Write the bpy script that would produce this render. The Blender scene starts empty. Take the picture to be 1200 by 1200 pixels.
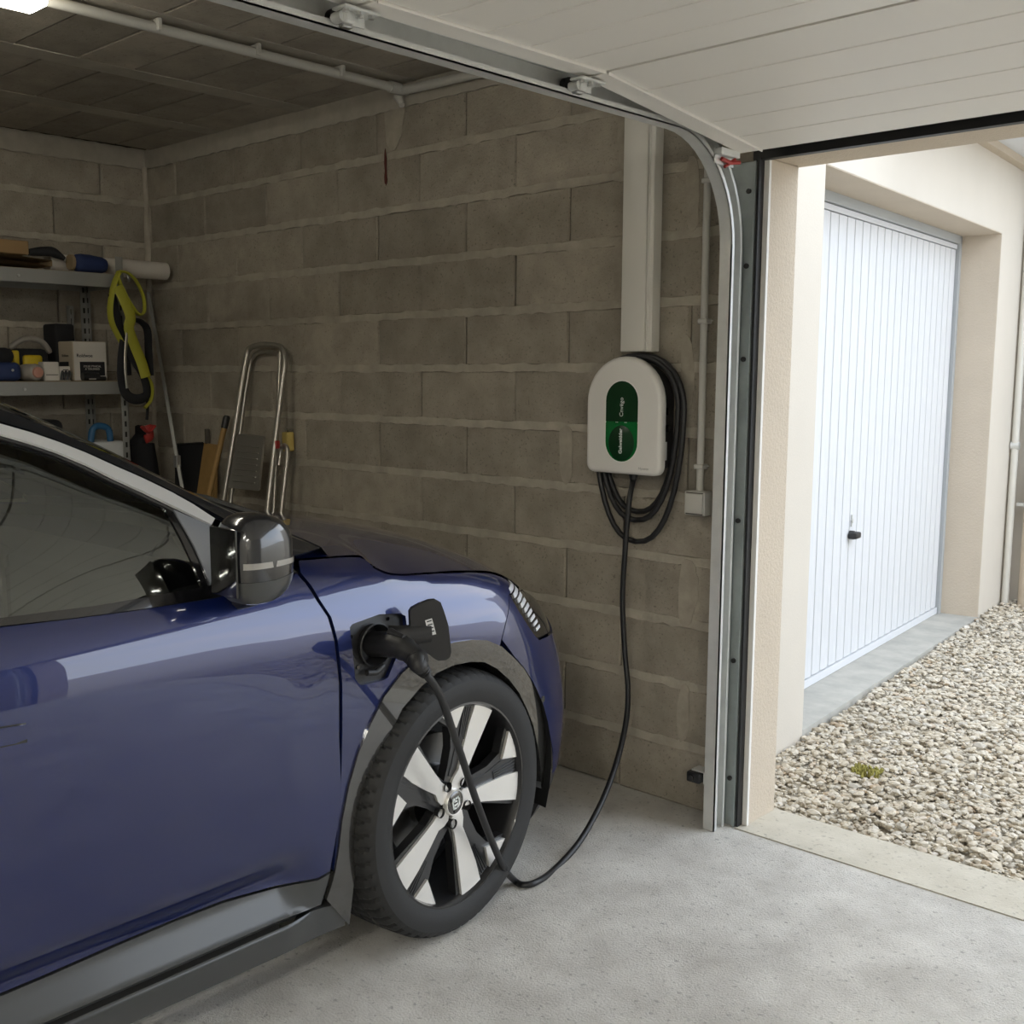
import bpy, bmesh, math, random
from mathutils import Vector, Matrix, Quaternion
from mathutils.geometry import delaunay_2d_cdt
random.seed(7)
PI = math.pi
SC = bpy.context.scene
COL = SC.collection

# ------------------------------------------------------------------ camera
F_PX, PPX, PPY = 1294.6, 565.0, 615.0
YAW, PITCH, ROLL = -0.75873, -0.13705, 0.00075
CAM = Vector((4.5198, -3.0767, 1.4595))
_fw = Vector((math.sin(YAW)*math.cos(PITCH), math.cos(YAW)*math.cos(PITCH), math.sin(PITCH)))
_rt = Vector((math.cos(YAW), -math.sin(YAW), 0))
_up = _rt.cross(_fw)
_rt, _up = (_rt*math.cos(ROLL)+_up*math.sin(ROLL)), (-_rt*math.sin(ROLL)+_up*math.cos(ROLL))
cd = bpy.data.cameras.new('camera')
cd.sensor_width = 36; cd.lens = F_PX/1200*36
cd.shift_x = (600-PPX)/1200; cd.shift_y = (PPY-600)/1200
cd.clip_start = .02; cd.clip_end = 500
cam = bpy.data.objects.new('camera', cd); COL.objects.link(cam)
cam.matrix_world = Matrix(((_rt.x, _up.x, -_fw.x, CAM.x), (_rt.y, _up.y, -_fw.y, CAM.y), (_rt.z, _up.z, -_fw.z, CAM.z), (0, 0, 0, 1)))
SC.camera = cam

def ray(u, v):
    return _rt*((u-PPX)/F_PX) + _up*(-(v-PPY)/F_PX) + _fw
def pxX(u, v, x): d = ray(u, v); return CAM + d*((x-CAM.x)/d.x)
def pxY(u, v, y): d = ray(u, v); return CAM + d*((y-CAM.y)/d.y)
def pxZ(u, v, z): d = ray(u, v); return CAM + d*((z-CAM.z)/d.z)

# ------------------------------------------------------------------ world: bright overcast sky
w = bpy.data.worlds.new('sky'); SC.world = w; w.use_nodes = True
nt = w.node_tree; nt.nodes.clear()
o = nt.nodes.new('ShaderNodeOutputWorld'); bg = nt.nodes.new('ShaderNodeBackground')
tc = nt.nodes.new('ShaderNodeTexCoord'); mp = nt.nodes.new('ShaderNodeMapping'); mp.inputs['Scale'].default_value = (1, 1, 2.5)
nz = nt.nodes.new('ShaderNodeTexNoise'); nz.inputs['Scale'].default_value = 2.2; nz.inputs['Detail'].default_value = 5
rp = nt.nodes.new('ShaderNodeValToRGB')
rp.color_ramp.elements[0].position = .38; rp.color_ramp.elements[0].color = (.74, .85, 1.0, 1)
rp.color_ramp.elements[1].position = .62; rp.color_ramp.elements[1].color = (.96, .98, 1.0, 1)
nt.links.new(tc.outputs['Generated'], mp.inputs['Vector']); nt.links.new(mp.outputs['Vector'], nz.inputs['Vector'])
nt.links.new(nz.outputs['Fac'], rp.inputs['Fac']); nt.links.new(rp.outputs['Color'], bg.inputs['Color'])
bg.inputs['Strength'].default_value = 1.82
nt.links.new(bg.outputs['Background'], o.inputs['Surface'])
vs = SC.view_settings
vs.view_transform = 'Standard'; vs.look = 'None'; vs.gamma = 1; vs.use_curve_mapping = False
vs.exposure = 1.0

# ------------------------------------------------------------------ materials
MATS = {}
def mat(name, col, rough=.5, metal=0., spec=.5, coat=0., bump=0., bscale=60., var=0., vscale=6., objvar=0., col2=None,
        spots=0., sscale=90., emis=0., coatr=.03, bdist=.003, flake=0.):
    m = bpy.data.materials.new(name); m.use_nodes = True
    n = m.node_tree; N = n.nodes; L = n.links
    b = N['Principled BSDF']
    b.inputs['Roughness'].default_value = rough; b.inputs['Metallic'].default_value = metal
    b.inputs['Specular IOR Level'].default_value = spec
    b.inputs['Coat Weight'].default_value = coat; b.inputs['Coat Roughness'].default_value = coatr
    b.inputs['Base Color'].default_value = (*col, 1)
    if emis:
        b.inputs['Emission Color'].default_value = (*col, 1); b.inputs['Emission Strength'].default_value = emis
    t = None
    if bump or var or spots or objvar or col2:
        t = N.new('ShaderNodeTexCoord')
        vec = t.outputs['Object']
        if objvar:
            oi = N.new('ShaderNodeObjectInfo'); mv = N.new('ShaderNodeVectorMath'); mv.operation = 'MULTIPLY_ADD'
            cmb = N.new('ShaderNodeCombineXYZ')
            for k in range(3): L.new(oi.outputs['Random'], cmb.inputs[k])
            mv.inputs[1].default_value = (37, 23, 51); L.new(cmb.outputs[0], mv.inputs[0]); L.new(vec, mv.inputs[2]); vec = mv.outputs[0]
        c = None
        rgb = N.new('ShaderNodeRGB'); rgb.outputs[0].default_value = (*col, 1); c = rgb.outputs[0]
        def mix(a, bcol, fac, mode='MIX'):
            x = N.new('ShaderNodeMix'); x.data_type = 'RGBA'; x.blend_type = mode
            if hasattr(fac, 'is_linked'): L.new(fac, x.inputs[0])
            else: x.inputs[0].default_value = fac
            for s, idx in ((a, 6), (bcol, 7)):
                if hasattr(s, 'is_linked'): L.new(s, x.inputs[idx])
                else: x.inputs[idx].default_value = (*s, 1)
            return x.outputs[2]
        def ramp(src, p0, p1):
            r = N.new('ShaderNodeMapRange'); r.inputs[1].default_value = p0; r.inputs[2].default_value = p1; L.new(src, r.inputs[0]); return r.outputs[0]
        if var or col2:
            q = N.new('ShaderNodeTexNoise'); q.inputs['Scale'].default_value = vscale; q.inputs['Detail'].default_value = 6; q.inputs['Roughness'].default_value = .62
            L.new(vec, q.inputs['Vector'])
            c = mix(c, col2 if col2 else tuple(x*(1-var) for x in col), ramp(q.outputs['Fac'], .35, .68))
        if spots:
            q = N.new('ShaderNodeTexNoise'); q.inputs['Scale'].default_value = sscale; q.inputs['Detail'].default_value = 3
            L.new(vec, q.inputs['Vector'])
            f = N.new('ShaderNodeMath'); f.operation = 'MULTIPLY'; f.inputs[1].default_value = spots; L.new(ramp(q.outputs['Fac'], .60, .72), f.inputs[0])
            c = mix(c, tuple(x*.3 for x in col), f.outputs[0])
        if objvar:
            hv = N.new('ShaderNodeMapRange'); hv.inputs[3].default_value = 1-objvar; hv.inputs[4].default_value = 1+objvar; L.new(oi.outputs['Random'], hv.inputs[0])
            cm = N.new('ShaderNodeVectorMath'); cm.operation = 'SCALE'; L.new(c, cm.inputs[0]); L.new(hv.outputs[0], cm.inputs['Scale']); c = cm.outputs[0]
        L.new(c, b.inputs['Base Color'])
        if bump:
            q = N.new('ShaderNodeTexNoise'); q.inputs['Scale'].default_value = bscale; q.inputs['Detail'].default_value = 5; q.inputs['Roughness'].default_value = .65
            L.new(vec, q.inputs['Vector'])
            bm_ = N.new('ShaderNodeBump'); bm_.inputs['Strength'].default_value = bump; bm_.inputs['Distance'].default_value = bdist
            L.new(q.outputs['Fac'], bm_.inputs['Height']); L.new(bm_.outputs['Normal'], b.inputs['Normal'])
    MATS[name] = m
    return m
M = MATS
mat('block', (.385, .345, .280), .95, bump=1, bscale=100, var=.28, vscale=7, objvar=.12, spots=.6, sscale=120, bdist=.004, spec=.2)
mat('mortar', (.47, .425, .35), .95, bump=.9, bscale=70, var=.28, vscale=9, spec=.2, bdist=.004)
mat('smear', (.41, .368, .30), .95, bump=.8, bscale=80, var=.25, vscale=12, spec=.2)
mat('joint_dark', (.10, .09, .075), 1, spec=.1)
mat('ceil_block', (.42, .38, .315), .95, bump=.7, bscale=80, var=.25, vscale=5, objvar=.14, spots=.4, sscale=60, spec=.2)
mat('beam', (.46, .425, .36), .95, bump=.5, bscale=60, var=.2, vscale=8, spec=.2)
mat('plain_wall', (.70, .68, .64), .95, bump=.5, bscale=40, var=.2, vscale=3, spec=.2)
mat('slab', (.71, .69, .645), .85, bump=1, bscale=150, col2=(.50, .478, .44), vscale=4.5, spots=.55, sscale=60, spec=.25, bdist=.006)
mat('threshold', (.58, .545, .465), .85, bump=.5, bscale=120, col2=(.47, .435, .36), vscale=5, spots=.5, sscale=60, spec=.3)
mat('render_cream', (.60, .52, .42), .95, bump=.9, bscale=85, var=.06, vscale=3, spec=.2, bdist=.004)
mat('render_pale', (.62, .575, .505), .95, bump=.25, bscale=120, var=.04, vscale=2, spec=.2)
mat('white_bead', (.78, .77, .74), .6)
mat('zinc', (.68, .69, .67), .42, metal=.3, bump=.05, bscale=30, var=.12, vscale=14)
mat('zinc_post', (.36, .41, .41), .5, metal=.2, var=.25, vscale=9)
mat('steel', (.55, .55, .54), .3, metal=1)
mat('dark_steel', (.05, .05, .05), .5, metal=.6)
mat('rubber', (.012, .012, .012), .55)
mat('black_plastic', (.014, .014, .015), .42, bump=.15, bscale=500)
mat('sail', (.22, .23, .25), .2, coat=1)
mat('gloss_black', (.006, .006, .007), .12, coat=1)
mat('door_white', (.87, .84, .785), .5, var=.03, vscale=2, spec=.4)
mat('groove', (.42, .41, .38), .6)
mat('red', (.35, .03, .025), .5)
mat('rust', (.10, .022, .014), .8)
mat('neigh_white', (.66, .675, .70), .42, spec=.4)
mat('frame_grey', (.40, .42, .43), .5)
mat('sill', (.47, .46, .42), .85, bump=.3, bscale=90, col2=(.36, .355, .33), vscale=7, spec=.3)
mat('gravel_base', (.44, .395, .32), 1, bump=1, bscale=45, col2=(.50, .455, .375), vscale=40, spec=.1, bdist=.02)
mat('duct_white', (.70, .68, .62), .4)
mat('pvc_grey', (.50, .49, .45), .5)
mat('charger_white', (.72, .70, .66), .35)
mat('charger_lip', (.80, .79, .76), .3)
mat('green_dark', (.006, .035, .012), .3, spec=.3)
mat('green_light', (.010, .14, .035), .15, coat=1)
mat('print_white', (.75, .78, .75), .5)
mat('print_grey', (.33, .32, .30), .5)
mat('label_white', (.62, .63, .63), .5)
mat('cable', (.013, .013, .014), .42)
mat('paint', (.0020, .0105, .088), .34, metal=.45, coat=1, coatr=.012, spec=.5)
M['paint'].node_tree.nodes['Principled BSDF'].inputs['Coat IOR'].default_value = 1.72
mat('paint_black', (.010, .011, .014), .2, coat=1, coatr=.03)
mat('clad', (.048, .050, .050), .32, coat=.3, coatr=.15)
mat('clad_gloss', (.030, .029, .027), .2, coat=1, coatr=.04)
M['clad_gloss'].node_tree.nodes['Principled BSDF'].inputs['Coat IOR'].default_value = 1.8
mat('chrome', (.74, .74, .73), .34, metal=.35)
mat('alloy', (.84, .82, .78), .30, metal=.55, coat=.4)
mat('alloy_black', (.016, .016, .017), .3, coat=.6)
mat('tyre', (.027, .027, .027), .6, bump=.1, bscale=200, spec=.3)
mat('disc', (.25, .25, .25), .35, metal=1)
mat('seat', (.035, .035, .037), .8)
mat('interior', (.02, .02, .021), .7)
mat('lamp_white', (.9, .92, .95), .2, coat=1)
mat('blue_led', (.5, .55, .85), .2, coat=1)
mat('lens', (.30, .29, .27), .1, coat=1)
mat('galv_shelf', (.34, .34, .32), .5, metal=.5)
mat('cardboard', (.30, .19, .085), .85, var=.15)
mat('board_wood', (.34, .25, .14), .8, var=.15)
mat('pine', (.38, .23, .08), .7, var=.2, vscale=12)
mat('navy', (.015, .03, .10), .7)
mat('blue', (.02, .10, .22), .5)
mat('paper_white', (.62, .58, .52), .6)
mat('box_cream', (.50, .43, .33), .75)
mat('black_cloth', (.012, .012, .014), .85)
mat('hivis', (.36, .35, .03), .65)
mat('yellow', (.62, .46, .02), .45)
mat('pink_can', (.45, .22, .16), .35)
mat('grey_cloth', (.30, .28, .25), .8)
mat('alu', (.47, .45, .40), .35, metal=.85)
mat('sponge', (.62, .47, .14), .8)
mat('added_tube_light', (1.0, .97, .88), .3, emis=46)  # emission of the two added lamps out of view
mat('tube_light_dim', (1.0, .94, .80), .3, emis=11)  # weaker emission for the lamp beside the ceiling conduit
mat('lamp_body', (.75, .74, .70), .5)
mat('moss', (.30, .28, .08), 1)
mat('roof_white', (.72, .74, .77), .6)
mat('shutter', (.25, .26, .27), .5)
# glass: clear pane with a real reflection
gm = bpy.data.materials.new('car_glass'); gm.use_nodes = True; M['car_glass'] = gm
N = gm.node_tree.nodes; L = gm.node_tree.links; N.clear()
o = N.new('ShaderNodeOutputMaterial'); mx = N.new('ShaderNodeMixShader'); tr = N.new('ShaderNodeBsdfTransparent'); gl = N.new('ShaderNodeBsdfGlossy'); fr = N.new('ShaderNodeFresnel')
fr.inputs['IOR'].default_value = 2.3; tr.inputs['Color'].default_value = (.30, .34, .31, 1); gl.inputs['Roughness'].default_value = .01; gl.inputs['Color'].default_value = (.95, 1, .97, 1)
L.new(fr.outputs[0], mx.inputs[0]); L.new(tr.outputs[0], mx.inputs[1]); L.new(gl.outputs[0], mx.inputs[2]); L.new(mx.outputs[0], o.inputs[0])
# gravel stones: colour differs from stone to stone
sm = bpy.data.materials.new('stone'); sm.use_nodes = True; M['stone'] = sm
N = sm.node_tree.nodes; L = sm.node_tree.links; b = N['Principled BSDF']; b.inputs['Roughness'].default_value = .92; b.inputs['Specular IOR Level'].default_value = .2
ge = N.new('ShaderNodeNewGeometry'); oi = N.new('ShaderNodeObjectInfo'); ad = N.new('ShaderNodeMath'); ad.operation = 'ADD'; fc = N.new('ShaderNodeMath'); fc.operation = 'FRACT'
L.new(ge.outputs['Random Per Island'], ad.inputs[0]); L.new(oi.outputs['Random'], ad.inputs[1]); L.new(ad.outputs[0], fc.inputs[0])
rp = N.new('ShaderNodeValToRGB'); cr = rp.color_ramp; cr.interpolation = 'LINEAR'
cols = [(0, (.36, .315, .24)), (.12, (.50, .445, .355)), (.45, (.60, .545, .45)), (.7, (.57, .53, .455)), (.87, (.45, .42, .365)), (.94, (.48, .38, .27)), (1, (.64, .61, .56))]
cr.elements[0].position = 0; cr.elements[0].color = (*cols[0][1], 1); cr.elements[1].position = 1; cr.elements[1].color = (*cols[-1][1], 1)
for p_, c_ in cols[1:-1]:
    e = cr.elements.new(p_); e.color = (*c_, 1)
L.new(fc.outputs[0], rp.inputs[0]); L.new(rp.outputs[0], b.inputs['Base Color'])

# ------------------------------------------------------------------ mesh helpers
class MB:
    def __init__(s, M_=None): s.v = []; s.f = []; s.M = M_
    def add(s, vs, fs):
        k = len(s.v)
        s.v += [(s.M @ Vector(p)) if s.M else Vector(p) for p in vs]
        s.f += [tuple(i+k for i in f) for f in fs]
        return s
    def box(s, lo, hi):
        (a, b, c), (d, e, f) = lo, hi
        return s.add([(a, b, c), (d, b, c), (d, e, c), (a, e, c), (a, b, f), (d, b, f), (d, e, f), (a, e, f)],
                     [(3, 2, 1, 0), (4, 5, 6, 7), (0, 1, 5, 4), (1, 2, 6, 5), (2, 3, 7, 6), (3, 0, 4, 7)])
    def rbox(s, lo, hi, r, seg=2):
        bm = bmesh.new(); bmesh.ops.create_cube(bm, size=1)
        for v in bm.verts: v.co = Vector([lo[k]+(v.co[k]+.5)*(hi[k]-lo[k]) for k in range(3)])
        bmesh.ops.bevel(bm, geom=bm.edges[:], offset=r, segments=seg, profile=.5, affect='EDGES', clamp_overlap=True)
        s.bm(bm); return s
    def bm(s, bm):
        bm.verts.index_update(); s.add([v.co.copy() for v in bm.verts], [tuple(v.index for v in f.verts) for f in bm.faces]); bm.free(); return s
    def tube(s, path, r, n=8, caps=True, squash=None):
        P = [Vector(p) for p in path]; m = len(P)
        T = [(P[min(i+1, m-1)]-P[max(i-1, 0)]).normalized() for i in range(m)]
        up = Vector((0, 0, 1)) if abs(T[0].z) < .9 else Vector((1, 0, 0))
        u = T[0].cross(up).normalized(); vs = []; fs = []
        for i in range(m):
            u = (u - T[i]*u.dot(T[i]))
            u = u.normalized() if u.length > 1e-6 else T[i].orthogonal().normalized()
            w_ = T[i].cross(u); rr = r[i] if isinstance(r, (list, tuple)) else r
            for k in range(n):
                a = 2*PI*k/n; vs.append(P[i]+u*(rr*math.cos(a))+w_*(rr*math.sin(a)*(squash or 1)))
        for i in range(m-1):
            for k in range(n):
                fs.append((i*n+k, i*n+(k+1) % n, (i+1)*n+(k+1) % n, (i+1)*n+k))
        if caps: fs += [tuple(range(n))[::-1], tuple((m-1)*n+k for k in range(n))]
        return s.add(vs, fs)
    def prism(s, poly, d0, d1, fn):
        """poly of 2D points, fn(a,b,depth)->3D; closed solid between depths d0 and d1"""
        n = len(poly)
        vs = [fn(a, b, d0) for a, b in poly]+[fn(a, b, d1) for a, b in poly]
        return s.add(vs, [tuple(range(n))[::-1], tuple(range(n, 2*n))]+[(k, (k+1) % n, n+(k+1) % n, n+k) for k in range(n)])
    def lathe(s, prof, n=32, fn=None, closed=False, caps=True):
        """prof of (r, h); fn(r,ang,h)->3D"""
        fn = fn or (lambda r, a, h: (r*math.cos(a), r*math.sin(a), h)); m = len(prof)
        vs = [fn(r, 2*PI*k/n, h) for r, h in prof for k in range(n)]; fs = []
        for i in range(m-1 if not closed else m):
            j = (i+1) % m
            for k in range(n): fs.append((i*n+k, i*n+(k+1) % n, j*n+(k+1) % n, j*n+k))
        if not closed and caps:
            if prof[0][0] > 1e-6: fs.append(tuple(range(n))[::-1])
            if prof[-1][0] > 1e-6: fs.append(tuple((m-1)*n+k for k in range(n)))
        return s.add(vs, fs)
    def grid(s, rows, closed_u=False):
        m = len(rows); n = len(rows[0]); fs = []
        for i in range(m-1):
            for k in range(n-1 if not closed_u else n): fs.append((i*n+k, i*n+(k+1) % n, (i+1)*n+(k+1) % n, (i+1)*n+k))
        return s.add([p for r_ in rows for p in r_], fs)

def base_of(p):
    b = Vector((0, 0, 0))
    while p: b += p.location; p = p.parent
    return b
def obj(name, mb, material, parent=None, smooth=None, normals=None, fix=True):
    me = bpy.data.meshes.new(name); b = base_of(parent)
    me.from_pydata([tuple(v-b) for v in mb.v], [], mb.f); me.update()
    if fix and normals is None:
        bm = bmesh.new(); bm.from_mesh(me); bmesh.ops.recalc_face_normals(bm, faces=bm.faces[:]); bm.to_mesh(me); bm.free()
    me.materials.append(M[material])
    if smooth is not None or normals is not None:
        me.polygons.foreach_set('use_smooth', [True]*len(me.polygons))
        if smooth: me.set_sharp_from_angle(angle=math.radians(smooth))
        if normals is not None: me.normals_split_custom_set_from_vertices(normals)
    o = bpy.data.objects.new(name, me); COL.objects.link(o); o.parent = parent
    return o
def shared(name, me, parent, loc, rot=(0, 0, 0), scale=(1, 1, 1)):
    o = bpy.data.objects.new(name, me); COL.objects.link(o); o.parent = parent
    o.location = Vector(loc)-base_of(parent); o.rotation_euler = rot; o.scale = scale
    return o
def mesh_of(name, mb, material, smooth=None):
    me = bpy.data.meshes.new(name); me.from_pydata([tuple(v) for v in mb.v], [], mb.f); me.update()
    bm = bmesh.new(); bm.from_mesh(me); bmesh.ops.recalc_face_normals(bm, faces=bm.faces[:]); bm.to_mesh(me); bm.free()
    me.materials.append(M[material])
    if smooth is not None:
        me.polygons.foreach_set('use_smooth', [True]*len(me.polygons)); me.set_sharp_from_angle(angle=math.radians(smooth))
    return me
def thing(name, label, cat, loc, group=None):
    o = bpy.data.objects.new(name, None); COL.objects.link(o); o.location = loc; o.empty_display_size = .05
    return tag(o, label, cat, group)
def tag(o, label, cat, group=None):
    o['label'] = label; o['category'] = cat
    if group: o['group'] = group
    return o
def setting(name, loc, label=None):
    o = bpy.data.objects.new(name, None); COL.objects.link(o); o.location = loc; o['kind'] = 'structure'; o.empty_display_size = .05
    if label: o['label'] = label
    return o
def struct(o, label=None):
    o['kind'] = 'structure'
    if label: o['label'] = label
    return o
def lerp(a, b, t): return a+(b-a)*t
def smooth01(a, b, x): t = max(0, min(1, (x-a)/(b-a))); return t*t*(3-2*t)
def catmull(P, n=8, closed=False):
    P = [Vector(p) for p in P]; out = []; m = len(P)
    for i in range(m if closed else m-1):
        if closed: p0, p1, p2, p3 = P[i-1], P[i], P[(i+1) % m], P[(i+2) % m]
        else: p0, p1, p2, p3 = P[max(i-1, 0)], P[i], P[i+1], P[min(i+2, m-1)]
        for k in range(n):
            t = k/n
            out.append(.5*((2*p1)+(p2-p0)*t+(2*p0-5*p1+4*p2-p3)*t*t+(3*p1-p0-3*p2+p3)*t**3))
    if not closed: out.append(P[-1])
    return out
def pchip(xs, ys):
    n = len(xs); h = [xs[i+1]-xs[i] for i in range(n-1)]; d = [(ys[i+1]-ys[i])/h[i] for i in range(n-1)]
    m = [d[0]]+[0 if d[i-1]*d[i] <= 0 else 2*d[i-1]*d[i]/(d[i-1]+d[i]) for i in range(1, n-1)]+[d[-1]]
    def f(x):
        if x <= xs[0]: return ys[0]
        if x >= xs[-1]: return ys[-1]
        i = 0
        while x > xs[i+1]: i += 1
        t = (x-xs[i])/h[i]
        return ys[i]*(1+2*t)*(1-t)**2+h[i]*m[i]*t*(1-t)**2+ys[i+1]*t*t*(3-2*t)+h[i]*m[i+1]*t*t*(t-1)
    return f
def text_mb(body, size, Mx, extr=.0004, bold=0.):
    cu = bpy.data.curves.new('t', 'FONT'); cu.body = body; cu.size = size; cu.align_x = 'CENTER'; cu.align_y = 'CENTER'; cu.extrude = extr; cu.offset = bold; cu.resolution_u = 3
    ob = bpy.data.objects.new('t', cu); COL.objects.link(ob)
    dg = bpy.context.evaluated_depsgraph_get(); dg.update()
    me = bpy.data.meshes.new_from_object(ob.evaluated_get(dg))
    mb = MB(Mx).add([v.co.copy() for v in me.vertices], [tuple(p.vertices) for p in me.polygons])
    bpy.data.objects.remove(ob); bpy.data.curves.remove(cu); bpy.data.meshes.remove(me)
    return mb
def frame(o_, x, y, z): return Matrix(((x[0], y[0], z[0], o_[0]), (x[1], y[1], z[1], o_[1]), (x[2], y[2], z[2], o_[2]), (0, 0, 0, 1)))

# ================================================================== SETTING
XL, XR, YB, ZC = -.79, 8.2, -6.2, 2.58      # room: left wall, right wall, back wall, ceiling height
OX0, OX1, OZ = 2.79, 7.79, 2.095            # door opening
CH, BL = .2109, .505                        # block course height, block length
# floor slab and threshold
fl = struct(obj('floor', MB().box((XL-.2, YB-.2, -.25), (XR+.2, -.055, 0)).box((XL-.2, -.055, -.25), (OX0-.02, .2, 0)).box((OX1+.02, -.055, -.25), (XR+.2, .2, 0)), 'slab'), 'rough grey concrete garage floor')
th = struct(obj('trim_1', MB().box((OX0-.02, -.045, -.25), (OX1+.02, .19, .003)), 'threshold'), 'pale concrete threshold strip under the open garage door')
struct(obj('trim_2', MB().box((OX0-.02, -.055, -.25), (OX1+.02, -.045, -.001)), 'slab'), 'shallow joint between floor and threshold')

def block_mesh(length, height, depth, seed, material):
    key = (round(length, 3), round(height, 3), seed, material)
    if key in BCACHE: return BCACHE[key]
    r = random.Random(hash(key) & 0xffff); g = .0022
    bm = bmesh.new(); bmesh.ops.create_cube(bm, size=1)
    for v in bm.verts:
        v.co = Vector((g+(v.co.x+.5)*(length-2*g), (v.co.y+.5)*depth, (v.co.z+.5)*height))
    for v in bm.verts: v.co += Vector((r.uniform(-.0012, .0012), r.uniform(-.0015, .0025), r.uniform(-.003, .003)))
    es = [e for e in bm.edges if all(v.co.y < depth*.5 for v in e.verts)]
    bmesh.ops.bevel(bm, geom=es, offset=.004+r.random()*.003, segments=1, affect='EDGES')
    mb = MB().bm(bm); BCACHE[key] = mesh_of('block', mb, material); return BCACHE[key]
BCACHE = {}
def mortar_strip(length, z0, z1, r, proud=.002):
    """ragged bed of mortar along local x, front towards -y"""
    n = max(2, int(length/.035)); rows = [[], [], [], []]
    for i in range(n+1):
        x = length*i/n; a, b = r.uniform(-.004, .004), r.uniform(-.004, .004); p = proud+r.uniform(-.0015, .002)
        rows[0].append((x, .03, z0+a)); rows[1].append((x, -p, z0+a)); rows[2].append((x, -p+r.uniform(-.001, .001), z1+b)); rows[3].append((x, .03, z1+b))
    return MB().grid(rows)
def block_wall(parent, length, rows, place, edge, mortar_parent=None):
    """rows: list of (course, first joint offset); place(x,z)->loc ; edge rotation z"""
    r = random.Random(5)
    for c, off in rows:
        z0 = c*CH+.012 if c else .0; hh = CH-.024 if c else CH-.012
        if c == 11: hh = 2.497-z0
        xs = [0]+[x for x in [off+BL*k for k in range(-1, 30)] if .03 < x < length-.03]+[length]
        for a, b in zip(xs, xs[1:]):
            shared('block', block_mesh(b-a, hh, .05, r.randrange(4), 'block'), parent, place(a, z0), (r.uniform(-.004, .004), 0, edge+r.uniform(-.003, .003)))
    for c in range(1, 12):
        mb = mortar_strip(length, c*CH-.015, c*CH+.015, r, -.0005)
        mb.M = None; me = mesh_of('mortar_bed', mb, 'mortar')
        shared('mortar_bed', me, parent, place(0, 0), (0, 0, edge))
    mb = mortar_strip(length, 2.492, ZC+.01, r, .006); me = mesh_of('tie_beam', mb, 'beam')
    shared('tie_beam', me, parent, place(0, 0), (0, 0, edge))
# front wall (the long concrete block wall that carries the charger)
WX1 = 2.765
wf = struct(obj('wall_front', MB().box((XL-.03, .028, 0), (WX1, .172, ZC+.02)), 'joint_dark'), 'grey concrete block wall behind the car and charger')
rows = [(c, (.505 if c % 2 else .2525)+(-XL-.505)) for c in range(12)]
block_wall(wf, WX1-XL, rows, lambda x, z: (XL+x, 0, z), 0)
# left wall
wl = struct(obj('wall_left', MB().box((XL-.2, YB, 0), (XL-.028, .2, ZC+.02)), 'joint_dark'), 'dim concrete block wall behind the shelves')
Ll = -YB
rows = [(c, (Ll-.25) % BL if c % 2 else (Ll-.5) % BL) for c in range(12)]
block_wall(wl, Ll, rows, lambda x, z: (XL, YB+x, z), PI/2)
obj('corner_fillet', MB().tube([(XL+.004+random.uniform(-.003, .003), -.004+random.uniform(-.003, .003), .1*k) for k in range(26)], [.014+random.uniform(-.004, .006) for _ in range(26)], 8), 'mortar', wf, 60)
# smeared mortar on the front wall
def smear(pts, mat_, parent, name, y=-.001, th_=.004):
    P = catmull([(a, 0, b) for a, b in pts], 4, True)
    poly = [(p.x+random.uniform(-.004, .004), p.z+random.uniform(-.004, .004)) for p in P]
    return obj(name, MB().prism(poly, y, y-th_, lambda a, b, d: (a, d, b)), mat_, parent)
def wpx(l): return [((q := pxY(u, v, 0)).x, q.z) for u, v in l]
smear(wpx([(455, 112), (472, 108), (474, 140), (466, 172), (456, 174), (452, 150)]), 'mortar', wf, 'mortar_patch')
smear(wpx([(452, 176), (453.3, 178), (454, 212), (452.5, 216), (451, 208)]), 'rust', wf, 'rust_streak', -.002, .002)
for l in ([(656, 506), (670, 505), (671, 545), (666, 566), (658, 560)], [(800, 660), (815, 664), (818, 700), (806, 735), (796, 720)], [(798, 806), (808, 808), (806, 860), (796, 868), (793, 840)],
          [(726, 100), (738, 98), (738, 200), (728, 200), (724, 150)], [(722, 285), (736, 283), (736, 340), (722, 352)], [(800, 400), (812, 402), (812, 470), (800, 470)], [(806, 190), (820, 194), (818, 262), (806, 262)]):
    smear(wpx(l), 'smear', wf, 'mortar_patch', -.0005, .0015)
# the rest of the shell
wr = struct(obj('wall_right', MB().box((XR, YB, 0), (XR+.2, .2, ZC+.02)), 'plain_wall'))
wb = struct(obj('wall_back', MB().box((XL-.2, YB-.2, 0), (XR+.2, YB, ZC+.02)), 'plain_wall'))
struct(obj('wall_lintel', MB().box((WX1, 0, OZ), (XR, .2, ZC+.12)), 'render_cream'), 'cream rendered lintel above the open garage door')
struct(obj('wall_front_end', MB().box((OX1, 0, 0), (XR, .2, OZ)), 'render_cream'))
struct(obj('wall_jamb', MB().rbox((WX1+.003, .0, -.25), (OX0, .178, OZ), .004, 1), 'render_cream'), 'cream rendered jamb at the edge of the door opening')
struct(obj('wall_behind', MB().box((2.2, .172, -.25), (WX1+.004, .178, OZ)), 'render_cream'))
struct(obj('trim_3', MB().box((2.776, -.008, 0), (2.793, .004, OZ-.004)), 'white_bead'), 'white corner bead on the door jamb')
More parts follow.
